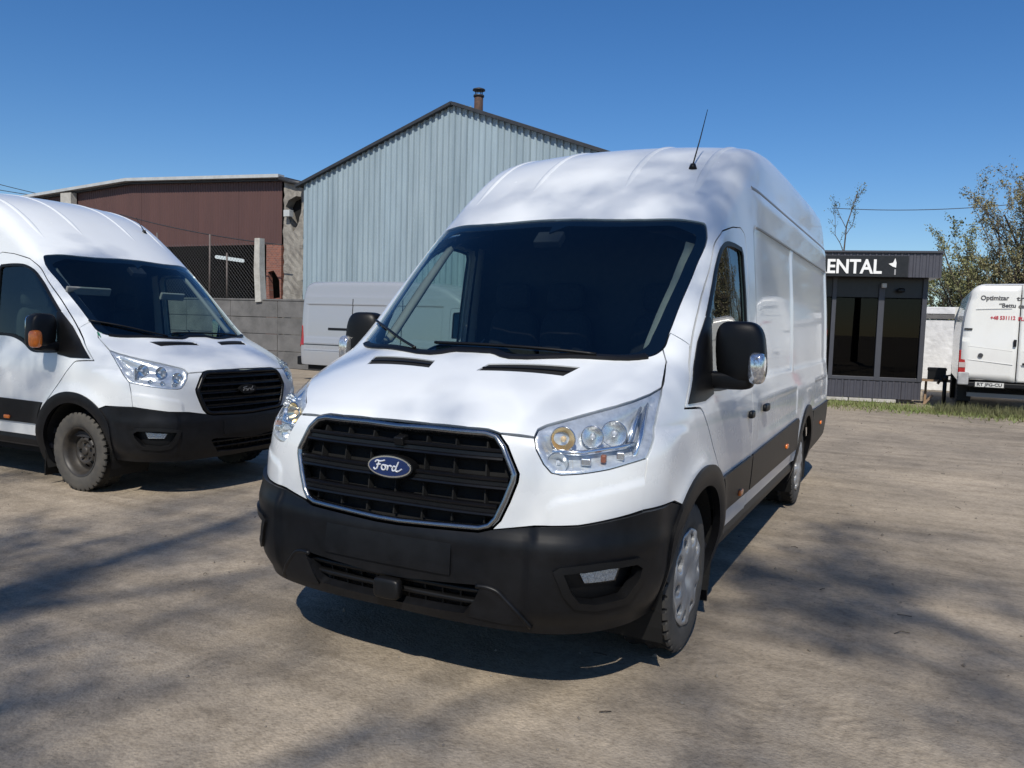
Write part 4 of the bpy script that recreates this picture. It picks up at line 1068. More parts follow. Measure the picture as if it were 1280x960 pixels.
# silver van parked behind, side on
def silver_van():
    root = empty('panel_van', (-6.55, 13.15, -.07), math.radians(90)); tag(root, 'grey panel van parked side on in front of the corrugated hall', 'van')
    sheet_parts(root, common_meshes(M_SILVER), (1, 1, .905), ('door_trim',))
    for s in (1, -1):
        for nm, q, m in (('side_rail', [(3.0, 1.44), (4.75, 1.44), (4.75, 1.50), (3.0, 1.50)], M_BLACK), ('side_door_line', [(2.55, .62), (2.562, .62), (2.562, 2.3), (2.55, 2.3)], M_BLACK), ('side_door_line', [(4.02, .95), (4.032, .95), (4.032, 2.3), (4.02, 2.3)], M_BLACK), ('belt_shadow_line', [(1.3, 1.02), (5.5, 1.02), (5.5, 1.035), (1.3, 1.035)], M_PLAST), ('waist_strip', [(1.3, .86), (5.5, .86), (5.5, .90), (1.3, .90)], M_SILVER), ('lower_trim', [(1.3, .50), (3.2, .50), (3.2, .60), (1.3, .60)], M_PLAST)):
            o = link(nm, patch_mesh(nm, SideX, q, sp=.08, off=.014, rim=.016, mirror=s < 0), m, root); o.scale = (1, 1, .905)
        P, N = surf_line(SideX, [(1.42, 2.15), (5.5, 2.15)], .08); v, f = sweep(P * [s, 1, .905], N * [s, 1, 1], [(-.01, -.012), (.008, -.012), (.008, .012), (-.01, .012)]); MB().add(v, f).build('roof_moulding', M_SILVER, root)
        o = link('rear_lamp', patch_mesh('rear_lamp', SideX, [(5.50, 1.0), (5.66, 1.0), (5.665, 1.52), (5.56, 1.52)], sp=.04, off=.01, rim=.02, mirror=s < 0), M_RED, root); o.scale = (1, 1, .905)
        MB().box((s * .99, 3.75, .42), (.03, .90, .02)).build('step', M_BLACK, root)
        for c in (ARCH, ARCH2):
            k = 20; pts = arc(c, .46, -15, 195, k); v = []; f = []
            for (y, z) in pts: v += [(s * .985, y, z * .93), (s * .6, y, z * .93)]
            for i in range(k - 1): f.append((2 * i, 2 * i + 1, 2 * i + 3, 2 * i + 2))
            MB().add(v, f).build('wheel_well', M_VOID, root)
    MB().box((0, 2.6, .36), (1.80, 5.7, .16)).build('underbody', M_VOID, root)
    MB().box((0, -.86, .45), (1.7, .22, .40)).build('bumper', M_PLAST, root, bevel=.05)
    MB().box((0, -.90, .85), (1.5, .10, .40)).build('nose', M_SILVER, root, bevel=.04)
    MB().box((0, 5.70, .50), (1.90, .16, .22)).build('rear_bumper', M_PLAST, root, bevel=.03)
    MB().box((0, 1.36, 1.3), (1.7, .02, 1.5)).build('bulkhead', M_INT, root)
    for y in (0., 3.75):
        for s in (1, -1): wheel(root, y, s, True)
silver_van()

# ------------------------------------------------------------------ corrugated grey hall
def corrugated(w, z0, ztop, pitch, depth, wall_x0):
    "trapezoid sheet in the x-z plane, ribs standing towards -y; ztop(x) gives the upper edge"
    n = max(1, int(round(w / pitch))); p = w / n; prof = []
    for i in range(n): prof += [(i * p, 0), (i * p + p * .50, 0), (i * p + p * .62, -depth), (i * p + p * .88, -depth)]
    prof.append((w, 0)); v = []; f = []
    for x, y in prof:
        zt = ztop(wall_x0 + x); v += [(x, y, z0), (x, y, zt)]
    for i in range(len(prof) - 1): f.append((2 * i, 2 * i + 2, 2 * i + 3, 2 * i + 1))
    return v, f
M_SHEET = mat('pale_sheet_steel', (.355, .435, .475), .45, metal=.1, col2=(.25, .32, .36), nscale=2.6)
M_SHEET2 = mat('pale_sheet_steel_weathered', (.345, .435, .485), .5, metal=.1, col2=(.265, .335, .375), nscale=3.2)
M_EDGE = mat('dark_flashing', (.03, .032, .036), .5, noise=.3, nscale=5)
M_RUST = mat('rusty_pipe', (.11, .055, .035), .8, col2=(.04, .028, .024), nscale=14, bump=.3, bscale=50)
def streaky(m, k=.12):
    "stretch a material's noise into vertical weather streaks"
    n = m.node_tree.nodes; l = m.node_tree.links
    tx = [x for x in n if x.type == 'TEX_NOISE'][0]; tc = [x for x in n if x.type == 'TEX_COORD'][0]; ob = n.new('ShaderNodeMapping'); ob.inputs['Scale'].default_value = (1, 1, k)
    ge = n.new('ShaderNodeNewGeometry'); l.new(ge.outputs['Position'], ob.inputs[0]); l.new(ob.outputs[0], tx.inputs['Vector'])
streaky(M_SHEET); streaky(M_SHEET2)
def grey_hall():
    L = at_y(380, 229, 17.2); Rg = at_y(567, 131, 17.2); x0, ze = L[0], L[2]; xr, zr = Rg[0], Rg[2]; w = (xr - x0) * 2
    root = empty('corrugated_hall', (x0, 17.2, 0)); tag(root, 'pale grey corrugated steel hall with a gable end and dark roof edge', 'building')
    zt = lambda x: ze + (zr - ze) * (1 - abs(x - (xr - x0)) / (xr - x0)) - .02
    n = 11; sw = w / n
    for i in range(n):
        v, f = corrugated(sw - .004, .1, zt, .205, .055, i * sw)
        o = MB().add(v, f).build('cladding_sheet', M_SHEET if i % 3 else M_SHEET2, root); o.location = (i * sw, random.uniform(-.004, .004), 0)
    for s in (0, 1):
        a = (x0 - x0 - .25, ze - .11) if s == 0 else (w + .25, ze - .11); c = (xr - x0, zr + .02)
        dx, dz = c[0] - a[0], c[1] - a[1]; ln = math.hypot(dx, dz); ang = -math.atan2(dz, dx) if s == 0 else -math.atan2(dz, dx)
        mid = ((a[0] + c[0]) / 2, (a[1] + c[1]) / 2)
        MB().box((mid[0], -.10, mid[1]), (ln, .16, .09), ry=ang).build('roof_edge', M_EDGE, root)
        MB().box((mid[0], 10.1, mid[1] + .03), (ln, 20.2, .08), ry=ang).build('roof_slope', mat('roof_felt', (.06, .06, .065), .8, noise=.3, nscale=3), root)
    for x in (.02, w - .02): MB().box((x, 10.05, ze / 2), (.12, 19.9, ze - .2)).build('side_wall', M_SHEET, root)
    MB().box((w / 2, 20.05, 3.), (w, .1, 5.9)).build('back_wall', M_SHEET, root)
    cb = at_y(598, 140, 18.6); ct = at_y(598, 111, 18.6); c = np.array([cb[0] - x0, 1.4]); zb = cb[2] - .5; zt_ = ct[2]
    ch = MB().tube([(c[0], c[1], zb), (c[0], c[1], zt_ - .22)], .14, 14).build('chimney_pipe', M_RUST, root, True)
    for a in np.linspace(0, 2 * math.pi, 4, endpoint=False): MB().box((c[0] + .12 * math.cos(a), c[1] + .12 * math.sin(a), zt_ - .14), (.02, .02, .20)).build('cowl_strut', M_EDGE, ch)
    MB().tube([(c[0], c[1], zt_ - .25), (c[0], c[1], zt_ - .20)], .17, 14).build('chimney_collar', M_EDGE, ch, True)
    MB().tube([(c[0], c[1], zt_ - .06), (c[0], c[1], zt_ - .02), (c[0], c[1], zt_ + .03)], [.20, .19, .05], 14).build('chimney_cap', M_EDGE, ch, True)
grey_hall()

# ------------------------------------------------------------------ brown hall
M_BROWN = mat('brown_sheet', (.105, .052, .045), .55, col2=(.085, .043, .038), nscale=2.2, bump=.1, bscale=8)
M_CONC = mat('old_concrete', (.34, .32, .28), .9, col2=(.17, .155, .135), nscale=3.5, bump=.5, bscale=18, dist=.03)
M_CONCL = mat('pale_concrete', (.50, .49, .45), .88, col2=(.34, .325, .29), nscale=4, bump=.35, bscale=25, dist=.02)
M_CONCD = mat('grey_block_wall', (.17, .165, .16), .92, col2=(.10, .098, .095), nscale=2.4, bump=.4, bscale=30, dist=.02)
M_WHITEMETAL = mat('white_flashing', (.45, .47, .47), .5, noise=.12, nscale=4)
streaky(M_BROWN, .15); streaky(M_CONC, .4)
def brick_material():
    m = mat('old_brick', (.25, .10, .07), .9, bump=.4, bscale=40, dist=.01); n = m.node_tree.nodes; l = m.node_tree.links
    t = n.new('ShaderNodeTexBrick'); t.inputs['Color1'].default_value = (.27, .10, .065, 1); t.inputs['Color2'].default_value = (.17, .07, .055, 1); t.inputs['Mortar'].default_value = (.24, .21, .18, 1)
    t.inputs['Scale'].default_value = 4.; t.inputs['Mortar Size'].default_value = .014
    tc = n.new('ShaderNodeTexCoord'); mp = n.new('ShaderNodeMapping'); mp.inputs['Rotation'].default_value = (math.radians(90), 0, 0); l.new(tc.outputs['Object'], mp.inputs[0]); l.new(mp.outputs[0], t.inputs['Vector'])
    l.new(t.outputs['Color'], n['Principled BSDF'].inputs['Base Color']); return m
M_BRICK = brick_material()
def emit(name, col, s):
    m = bpy.data.materials.new(name); m.use_nodes = True; n = m.node_tree.nodes; e = n.new('ShaderNodeEmission'); e.inputs[0].default_value = (*col, 1); e.inputs[1].default_value = s
    m.node_tree.links.new(e.outputs[0], n['Material Output'].inputs[0]); return m
def brown_hall():
    Y = 17.6; R = at_y(353, 225, Y); Mi = at_y(167, 229, Y); xl = -44.; xr = R[0]
    root = empty('brown_hall', (xr, Y, 0)); tag(root, 'brown clad workshop hall with a dark open bay and pale roof edge', 'building')
    xm = Mi[0] - xr; zr, zm = R[2], Mi[2]; sl = (at_y(20, 253, Y)[2] - zm) / (at_y(20, 253, Y)[0] - xr - xm)
    zt = lambda x: zr + (zm - zr) * (x / xm) if x > xm else zm + (x - xm) * sl
    o0 = at_y(224, 310, Y); o1 = at_y(316, 306, Y); ox0, ox1, oz = -7.2, o1[0] - xr, o1[2]
    W = xl - xr; n = 26; sw = -W / n
    for i in range(n):
        xa = W + i * sw; xb = xa + sw
        z0 = oz if (xa > ox0 - .6 and xb < .2) else 2.0
        v, f = corrugated(sw - .003, z0, zt, .12, .018, xa); o = MB().add(v, f).build('cladding_sheet', M_BROWN, root); o.location = (xa, random.uniform(-.003, .003), 0)
    # roof edge trims and roof
    for a, b in (((0.15, zt(0) + .02), (xm, zm + .02)), ((xm, zm + .02), (W, zt(W) + .02))):
        dx, dz = b[0] - a[0], b[1] - a[1]; ln = math.hypot(dx, dz); ang = -math.atan2(-dz, -dx)
        c = ((a[0] + b[0]) / 2, (a[1] + b[1]) / 2)
        MB().box((c[0], -.22, c[1] + .06), (ln, .30, .11), ry=ang).build('roof_edge', M_WHITEMETAL, root)
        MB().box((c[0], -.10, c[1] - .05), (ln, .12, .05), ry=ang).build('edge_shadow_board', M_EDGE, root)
        MB().box((c[0], 8., c[1] + .02), (ln, 16., .10), ry=ang).build('roof_slope', mat('roof_felt', (.06, .06, .065), .8, noise=.3, nscale=3), root)
    # open bay, room behind it
    MS = mat('dark_bay_wall', (.03, .029, .028), .9, noise=.3, nscale=2)  # near-black mottled tone for the inner walls of the bay
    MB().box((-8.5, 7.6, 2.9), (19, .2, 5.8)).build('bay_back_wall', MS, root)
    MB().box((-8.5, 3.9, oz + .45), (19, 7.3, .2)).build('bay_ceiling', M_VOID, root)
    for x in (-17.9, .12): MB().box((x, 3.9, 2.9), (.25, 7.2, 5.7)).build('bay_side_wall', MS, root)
    # lit tube lamp inside
    a = at_y(270, 321, 20.2); b = at_y(304, 326, 20.2)
    MB().tube([(a[0] - xr, 2.6, a[2]), (b[0] - xr, 2.6, b[2])], .07, 8).build('tube_lamp', emit('tube_glow', (.85, .95, 1.), .8), root)
    # brick infill beside the bay
    b0 = at_y(333, 312, Y); mb = MB()
    q = [(b0[0] - xr, 0), (-.02, 0), (-.02, oz - .005), (b0[0] - xr, oz - .005)]
    hole = [((at_y(px, py, Y)[0] - xr), at_y(px, py, Y)[2]) for px, py in ((335, 340), (342, 338), (349, 350), (350, 372), (337, 374))]
    v, f = solid2d(np.array(q), [np.array(hole)], .2, .5); MB().add(v, f).build('brick_wall', M_BRICK, root)
    # light concrete column rising above the cladding further along
    p0 = at_y(85, 243, Y); p1 = at_y(98, 243, Y)
    MB().box(((p0[0] + p1[0]) / 2 - xr, -.20, p0[2] / 2 + .0), (p1[0] - p0[0], .25, p0[2])).build('concrete_column', M_CONCL, root)
    p = at_y(24, 258, Y)
brown_hall()
def crumbling_pier():
    Y = 17.45; a = at_y(354, 226, Y); b = at_y(380, 229, Y); w = b[0] - a[0] - .06
    root = empty('concrete_pier', (a[0] + .05, Y, 0)); tag(root, 'crumbling stained concrete pier between the brown and grey halls', 'pier')
    hol = [((at_y(px, py, Y)[0] - a[0] - .05), at_y(px, py, Y)[2]) for px, py in ((357, 258), (361, 250), (370, 245), (377, 246), (377, 262), (372, 282), (366, 290), (363, 278))]
    q = resample(np.array([(0, 0), (w, 0), (w, a[2] - .15), (w * .5, a[2] - .1), (0, a[2] - .05)]), .15); q = q + RNG.normal(0, .02, q.shape)
    v, f = solid2d(q, [np.array(hol)], .35, .15, f=lambda x, y, z: (x, y + .012 * math.sin(z * 17 + x * 23) * (y < .1), z)); MB().add(v, f).build('pier_shaft', M_CONC, root)
    MB().box((w / 2, .5, 3), (w, .3, 6)).build('pier_core', M_VOID, root)
    p = at_y(361, 267, Y - .1); MB().box((p[0] - a[0] - .05, -.12, p[2]), (.26, .2, .22)).build('bracket', M_WHITEMETAL, root, bevel=.01)
    # gutter spout between the two roofs
    p = at_y(366, 227, Y - .1); MB().tube([(-.1, -.12, a[2] + .06), (w * .5, -.12, a[2] - .08), (w + .2, -.12, a[2] - .20)], .08, 8).build('valley_gutter', M_EDGE, root, True)
crumbling_pier()

# ------------------------------------------------------------------ boundary wall with chain link on top
def yard_wall():
    Y = 15.5; z = at_y(300, 375, Y)[2]; x1 = -9.; x0 = -34.
    root = empty('boundary_wall', (x0, Y, -.07)); tag(root, 'grey concrete block wall with chain link fence along its top', 'wall')
    n = int((x1 - x0) / 2.0)
    for i in range(n):
        for k in range(4):
            h = (z + .07) / 4; MB().box(((i + .5) * 2., random.uniform(-.012, .012), (k + .5) * h), (1.985, .18, h - .012)).build('wall_panel', M_CONCD, root, bevel=.012)
        MB().box((i * 2., 0, (z + .07) / 2), (.05, .14, z + .05)).build('wall_joint', M_CONCD, root)
    MB().box(((x1 - x0) / 2, 0, z + .095), ((x1 - x0), .24, .05)).build('wall_coping', M_CONCD, root)
    # leaning concrete post and thin steel posts
    a, b = at_y(324.5, 298, Y - .05), at_y(325.5, 375, Y - .05)
    p = MB(); top = np.array([a[0] - x0, -.05, a[2] + .07]); bt = np.array([b[0] - x0, -.05, z + .12])
    p.tube([tuple(bt + [0.02, 0, -.1]), tuple((top + bt) / 2 + [-.03, 0, 0]), tuple(top)], [.17, .165, .15], 4); p.build('concrete_post', M_CONCL, root)
    for px, py in ((262, 293), (196, 291), (284, 316)):
        t = at_y(px, py, Y); MB().tube([(t[0] - x0, 0, z + .1), (t[0] - x0 + random.uniform(-.02, .02), 0, t[2] + .07)], .028, 8).build('fence_post', mat('rusty_grey_post', (.13, .11, .10), .7, noise=.3, nscale=9), root, True)
    xa, xb, za, zb = at_y(190, 340, Y)[0] - x0, at_y(317, 340, Y)[0] - x0, z + .12, at_y(262, 305, Y)[2] + .07
    mb = MB(); s = .13; hgt = zb - za; k = int((xb - xa + hgt) / s)
    for i in range(k):
        for d in (1, -1):
            xs, xe = (xa + i * s - hgt, xa + i * s) if d > 0 else (xa + i * s, xa + i * s - hgt)
            t0, t1 = 0., 1.
            for lim, sg in ((xa, 1), (xb, -1)):
                va, vb = sg * (xs - lim), sg * (xe - lim)
                if va < 0 and vb < 0: t0 = 2
                elif va < 0: t0 = max(t0, -va / (vb - va))
                elif vb < 0: t1 = min(t1, va / (va - vb))
            if t0 < t1: mb.tube([(xs + (xe - xs) * t0, .0, za + hgt * t0), (xs + (xe - xs) * t1, 0, za + hgt * t1)], .0045, 3, False)
    tag(mb.build('chain_link', mat('galvanised_wire', (.20, .20, .20), .5, metal=.6), root), kind='stuff')
yard_wall()

# ------------------------------------------------------------------ sales kiosk with sign
M_CLAD = mat('anthracite_cladding', (.060, .060, .074), .45, noise=.12, nscale=4)
M_FRAME = mat('anthracite_frame', (.055, .057, .068), .4, noise=.08, nscale=6)
M_SIGN = mat('black_sign_board', (.012, .012, .013), .35, noise=.3, nscale=10)
M_LETTER = mat('white_letter', (.82, .82, .80), .5, noise=.03, nscale=20)
M_PLINTH = mat('white_plinth', (.52, .51, .47), .9, col2=(.36, .34, .30), nscale=5, bump=.3, bscale=30)
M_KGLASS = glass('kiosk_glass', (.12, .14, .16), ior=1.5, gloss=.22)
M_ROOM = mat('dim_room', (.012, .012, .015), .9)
def text_mesh(s, size, depth, name, bold=0.0, shear=0.0, align='CENTER', spacing=1.0):
    cu = bpy.data.curves.new(name, 'FONT'); cu.body = s; cu.size = size; cu.extrude = depth; cu.offset = bold; cu.align_x = align; cu.align_y = 'CENTER'; cu.shear = shear; cu.space_character = spacing; cu.resolution_u = 3
    o = bpy.data.objects.new(name, cu); COL.objects.link(o); dg = bpy.context.evaluated_depsgraph_get(); me = bpy.data.meshes.new_from_object(o.evaluated_get(dg)); bpy.data.objects.remove(o); return me
def kiosk():
    ang = math.radians(13); c = np.array([1.93, 16.35]); W = 5.2
    ux = np.array([math.cos(ang), math.sin(ang)]); nrm = np.array([-math.sin(ang), math.cos(ang)])
    root = empty('sales_kiosk', (c[0] - ux[0] * W, c[1] - ux[1] * W, 0), ang); tag(root, 'dark anthracite sales kiosk with big windows and a white lettered sign', 'kiosk')
    o2 = c - ux * W
    def loc(px, py, off=0.0):
        d = ray(px, py); t = ((o2 - CAM[:2]) @ nrm + off) / (d[:2] @ nrm); p = CAM + d * t; return np.array([(p[:2] - o2) @ ux, p[2]])
    zb = loc(1152, 500.5)[1]; zs = loc(1152, 478)[1]; zf0 = loc(1160, 347, -.45)[1]; zf1 = loc(1178, 316, -.45)[1]; xe = loc(1178, 330, -.45)[0]
    ztop = loc(1150, 350)[1] + .1; xl = loc(1040, 420)[0]
    xm0, xm1 = loc(1094.5, 430)[0], loc(1102, 430)[0]
    D = 2.6
    MB().box((W / 2, D / 2 + .12, .12), (W - .3, D, .22)).build('foundation', M_CONCD, root)
    for i in range(9): 
        w = (W - .7) / 9
        if i in (5,): continue
        MB().box((.2 + w * (i + .5), .03, zb / 2), (w - .02, .16, zb - .02)).build('plinth_block', M_PLINTH, root, bevel=.01)
    # cladding panel below the glazing, ribbed
    n = 13
    for i in range(n):
        w = W / n; v, f = corrugated(w - .006, zb, lambda x: zs, w / 3, .012, 0); o = MB().add(v, f).build('cladding_panel', M_CLAD, root); o.location = (i * w, 0, 0)
    # frame members
    mem = [((W - .05, 0.02, (zs + ztop) / 2), (.10, .10, ztop - zs)), (((xm0 + xm1) / 2, .02, (zs + ztop) / 2 - .1), (xm1 - xm0, .10, ztop - zs - .2)), ((xl, .02, (zs + ztop) / 2), (.09, .10, ztop - zs)), ((.05, .02, (zs + ztop) / 2), (.10, .10, ztop - zs)),
           ((W / 2, .02, zs + .04), (W - .2, .09, .08))]
    for p, d in mem: MB().box(p, d).build('window_frame', M_FRAME, root, bevel=.008)
    zt_ = loc(1100, 373)[1]
    MB().box((W / 2, .05, (zt_ + ztop) / 2 + .02), (W - .2, .06, ztop - zt_)).build('transom_shade_panel', M_SIGN, root)  # black transom colour stands in for the shade under the soffit
    for xa, xb in ((.1, xl - .045), (xl + .045, xm0), (xm1, W - .1)):
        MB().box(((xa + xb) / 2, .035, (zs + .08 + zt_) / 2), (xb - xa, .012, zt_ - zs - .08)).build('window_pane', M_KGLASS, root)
    # room
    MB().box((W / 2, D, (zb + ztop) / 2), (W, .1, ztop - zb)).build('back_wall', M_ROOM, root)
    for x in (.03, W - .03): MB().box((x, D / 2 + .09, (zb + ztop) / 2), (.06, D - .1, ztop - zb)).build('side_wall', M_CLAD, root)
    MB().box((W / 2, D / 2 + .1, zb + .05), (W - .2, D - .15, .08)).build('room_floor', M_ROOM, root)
    MB().box((3.2, 1.6, zb + .5), (1.3, .6, .75)).build('office_desk', mat('desk', (.10, .09, .08), .6), root)
    # fascia and roof
    nf = 22; fw = (xe + .3) / nf
    for i in range(nf):
        v, f = corrugated(fw - .003, zf0, lambda x: zf1, fw / 2, .014, 0); o = MB().add(v, f).build('fascia_panel', M_CLAD, root); o.location = (-.3 + i * fw, -.45, 0)
    MB().box((xe - .02, (D - .4) / 2 + .0, (zf0 + zf1) / 2), (.04, D + .4, zf1 - zf0)).build('fascia_end', M_CLAD, root)
    MB().box(((xe - .3) / 2, D / 2 - .2, zf0 + .02), (xe + .28, D + .45, .04)).build('soffit', M_SIGN, root)
    MB().box(((xe - .3) / 2, D / 2 - .2, zf1 + .015), (xe + .34, D + .6, .04)).build('roof_sheet', M_FRAME, root)
    s1 = loc(1135.5, 330, -.48)[0]; sz0, sz1 = loc(1100, 346, -.48)[1], loc(1110, 320, -.48)[1]
    sb = MB().box(((s1 - .0 + s1 - 4.2) / 2, -.490, (sz0 + sz1) / 2), (4.2, .03, sz1 - sz0)).build('sign_board', M_SIGN, root)
    tl = loc(1036, 335, -.5); tr = loc(1101.5, 333, -.5); hgt = loc(1080, 326, -.5)[1] - loc(1080, 343.5, -.5)[1]
    me = text_mesh('RENTAL', hgt * 1.40, .012, 'sign_lettering', bold=.010, spacing=1.0); w = max(v.co.x for v in me.vertices) - min(v.co.x for v in me.vertices)
    want = (tr[0] - tl[0]) * 6 / 4.8; k = want / w
    o = link('sign_lettering', me, M_LETTER, sb); o.scale = (k, 1, 1); o.rotation_euler = (math.radians(90), 0, 0); o.location = (tr[0] - want / 2, -.515, (tl[1] + tr[1]) / 2)
    g = loc(1118.5, 332, -.5)
    st = np.array([(-.16, .02), (-.05, .05), (0, .17), (.035, .05), (.12, .06), (.05, .0), (.03, -.08), (.0, -.03), (-.06, -.05), (-.04, .0)]) * .8
    v, f = solid2d(st, depth=.012, sp=.5); o = MB().add(v, f).build('sign_emblem', M_LETTER, sb); o.location = (g[0], -.517, g[1] + .02)
    MB().box((g[0] + .01, -.511, g[1] - .14), (.03, .01, .12)).build('sign_emblem', mat('emblem_grey', (.3, .3, .3), .5), sb)
    l = loc(1105, 357, -.1); MB().box((l[0], -.12, l[1]), (.10, .10, .10)).build('security_lamp', mat('lamp_grey', (.55, .55, .53), .5), root, bevel=.015)
    v, f = rounded_box_mesh('cam', (l[0] + .35, -.12, l[1] - .10), (.16, .14, .10), 3, 8); MB().add(v, f).build('camera_dome', M_BLACK, root, True)
kiosk()

# ------------------------------------------------------------------ white van seen from behind
def rear_van():
    Y = 14.8; xl = at_y(1196, 440, Y)[0]; xc = at_y(1268, 440, Y)[0]; zt = at_y(1250, 356, Y)[2]; hw = xc - xl
    root = empty('panel_van', (xc + .05, Y, 0)); tag(root, 'white panel van seen from the rear with lettering on its doors', 'van')
    Mv = white_paint('old_white_paint', (.74, .74, .71), (.30, .27, .22))
    zb = at_y(1230, 478, Y)[2]
    # rear section: tapered upright with rounded shoulders
    sec = spline([(hw * .995, zb), (hw, zb + .35), (hw, zb + .9), (hw * .965, zb + 1.35), (hw * .90, zt - .28), (hw * .855, zt - .11), (hw * .76, zt - .02), (hw * .4, zt + .02), (0, zt + .025)], 5)
    secf = np.concatenate([sec, (sec * [-1, 1])[::-1][1:]])
    k = len(secf); ys = [0.05, .10, .30, 3.6, 4.4]; v = []; f = []
    for j, y in enumerate(ys):
        s = .97 if j == 0 else 1.
        for x, z in secf: v.append((x * s, y, zb + (z - zb) * (1 - .012 * (j == 0))))
    for j in range(len(ys) - 1):
        for i in range(k - 1): f.append((j * k + i, j * k + i + 1, (j + 1) * k + i + 1, (j + 1) * k + i))
    MB().add(v, f).build('body', Mv, root, True)
    v2 = [(-hw, 4.4, .5), (hw, 4.4, .5), (hw, 4.4, zt - .3), (-hw, 4.4, zt - .3), (-hw * .9, 5.6, .5), (hw * .9, 5.6, .5), (hw * .9, 5.4, 1.2), (-hw * .9, 5.4, 1.2)]
    MB().add(v2, [(0, 1, 2, 3), (4, 7, 6, 5), (0, 4, 5, 1), (3, 2, 6, 7), (0, 3, 7, 4), (1, 5, 6, 2)]).build('cab', Mv, root)
    def door(s):
        q = sec * [.972, 1.0]; q = np.concatenate([[(.006, zb + .02)], q[1:-1] * 1.0, [(.006, zt - .01)]]); q[:, 1] = np.minimum(q[:, 1], zt - .012) ; q = q * [s, 1]
        vv, ff = solid2d(offset_poly(q, -.004), depth=.05, sp=.10, f=lambda x, y, z: (x, y - .006 * math.cos(min(1, abs(x) / hw) * 1.5) - .02 * math.exp(-((z - (zb + .62)) / .30)**2) , z)); return MB().add(vv, ff).build('rear_door', Mv, root, True)
    d1 = door(1); d0 = door(-1)
    for o in (d0, d1):
        for p in o.data.polygons: p.use_smooth = True
    def loc(px, py): p = at_y(px, py, Y - .03); return p[0] - xc, p[2]
    # pressed lines on the doors
    for (pa, pb) in (((1217, 386), (1262, 385)), ((1206, 432), (1262, 439)), ((1206, 449), (1262, 456))):
        a, b = loc(*pa), loc(*pb); MB().tube([(a[0], -.020, a[1]), (b[0], -.026, b[1])], .006, 6).build('door_crease', Mv, d0)
        MB().tube([(-a[0], -.020, a[1]), (-b[0] , -.026, b[1])], .006, 6).build('door_crease', Mv, d1)
    # tail lamps
    for s in (-1, 1):
        a = loc(1197, 437); b = loc(1203, 472)
        tl = MB().box((s * (hw - .055), .035, (a[1] + b[1]) / 2), (.13, .10, a[1] - b[1])).build('tail_light', M_RED, root, bevel=.02)
        MB().box((s * (hw - .055), -.018, (a[1] + b[1]) / 2 - .02), (.11, .012, .10)).build('lamp_white_band', mat('lamp_smoke', (.45, .38, .36), .3), tl)
        MB().box((s * (hw - .05), -.016, b[1] + .05), (.11, .012, .08)).build('lamp_lower_band', mat('lamp_dark', (.12, .10, .10), .3), tl)
        h = loc(1207, 411); MB().box((s * abs(h[0]), -.02, h[1]), (.14, .03, .03)).build('hinge', M_BLACK, root)
        MB().box((s * (hw - .09), .03, zb + .06), (.20, .14, .26)).build('bumper_corner', mat('grey_bumper', (.35, .35, .35), .6, noise=.2, nscale=9), root, bevel=.03)
        for y in (.95, 4.6):
            w = wheel(root, y, s, False); w.location = (s * (hw - .13), y, .345)
        MB().box((s * (hw - .15), .55, .40), (.25, .02, .36)).build('mud_flap', M_BLACK, root)
    MB().box((0, .06, zb - .05), (hw * 1.75, .14, .10)).build('rear_step', M_PLAST, root, bevel=.02)
    MB().box((0, .35, .37), (1.6, .12, .08)).build('under_bar', mat('galvanised_bar', (.28, .28, .28), .5, metal=.4), root)
    MB().box((0, 2.4, .42), (1.5, 4.2, .14)).build('underbody', M_VOID, root)
    # number plate
    p = loc(1233, 481); pl = MB().box((p[0], -.016, p[1]), (.52, .012, .115)).build('number_plate', mat('plate_frame', (.02, .02, .02), .5), d0)
    MB().box((p[0], -.024, p[1]), (.49, .006, .09)).build('plate_face', mat('plate_white', (.60, .60, .57), .5, noise=.1, nscale=12), pl)
    def lettering(s, px, py, h, w, m, parent, nm='lettering'):
        c = loc(px, py); me = text_mesh(s, h, .003, nm, bold=.003); ww = max(v.co.x for v in me.vertices) - min(v.co.x for v in me.vertices)
        o = link(nm, me, m, parent); o.scale = (w / ww, 1, 1); o.rotation_euler = (math.radians(90), 0, 0); o.location = (c[0], -.0105, c[1]); return o
    Mk = mat('black_vinyl', (.07, .07, .075), .5); Mr = mat('red_vinyl', (.45, .04, .06), .5)
    a, b = loc(1221, 372), loc(1265, 373)
    lettering('Optimizar', 1240, 372.5, .125, .48, Mk, d0); lettering('trans', 1281, 373.5, .125, .36, Mk, d1)
    lettering('\u201cBettu', 1256, 382, .115, .28, Mk, d0); lettering('canes\u201d', 1281, 383, .115, .30, Mk, d1)
    lettering('+48 531112', 1250, 397.5, .10, .42, Mr, d0); lettering('PLPM', 1277, 399, .10, .20, Mr, d1)
    o = lettering('RT JFG-CU', 1233, 481, .085, .43, Mk, pl, 'plate_lettering'); o.location[1] = -.0285
    # emblem and handle
    c = loc(1222, 444); MB().tube([(c[0], -.05, c[1]), (c[0], -.03, c[1])], .045, 14).build('round_emblem', mat('emblem_dark', (.08, .08, .085), .3, metal=.5), d0)
    c = loc(1265, 429); MB().box((c[0], -.05, c[1]), (.05, .04, .14)).build('door_handle', M_BLACK, d0, bevel=.01)
    c = loc(1276, 455); MB().box((.24, -.05, c[1]), (.30, .03, .04)).build('latch_bar', M_BLACK, d1, bevel=.01)
rear_van()

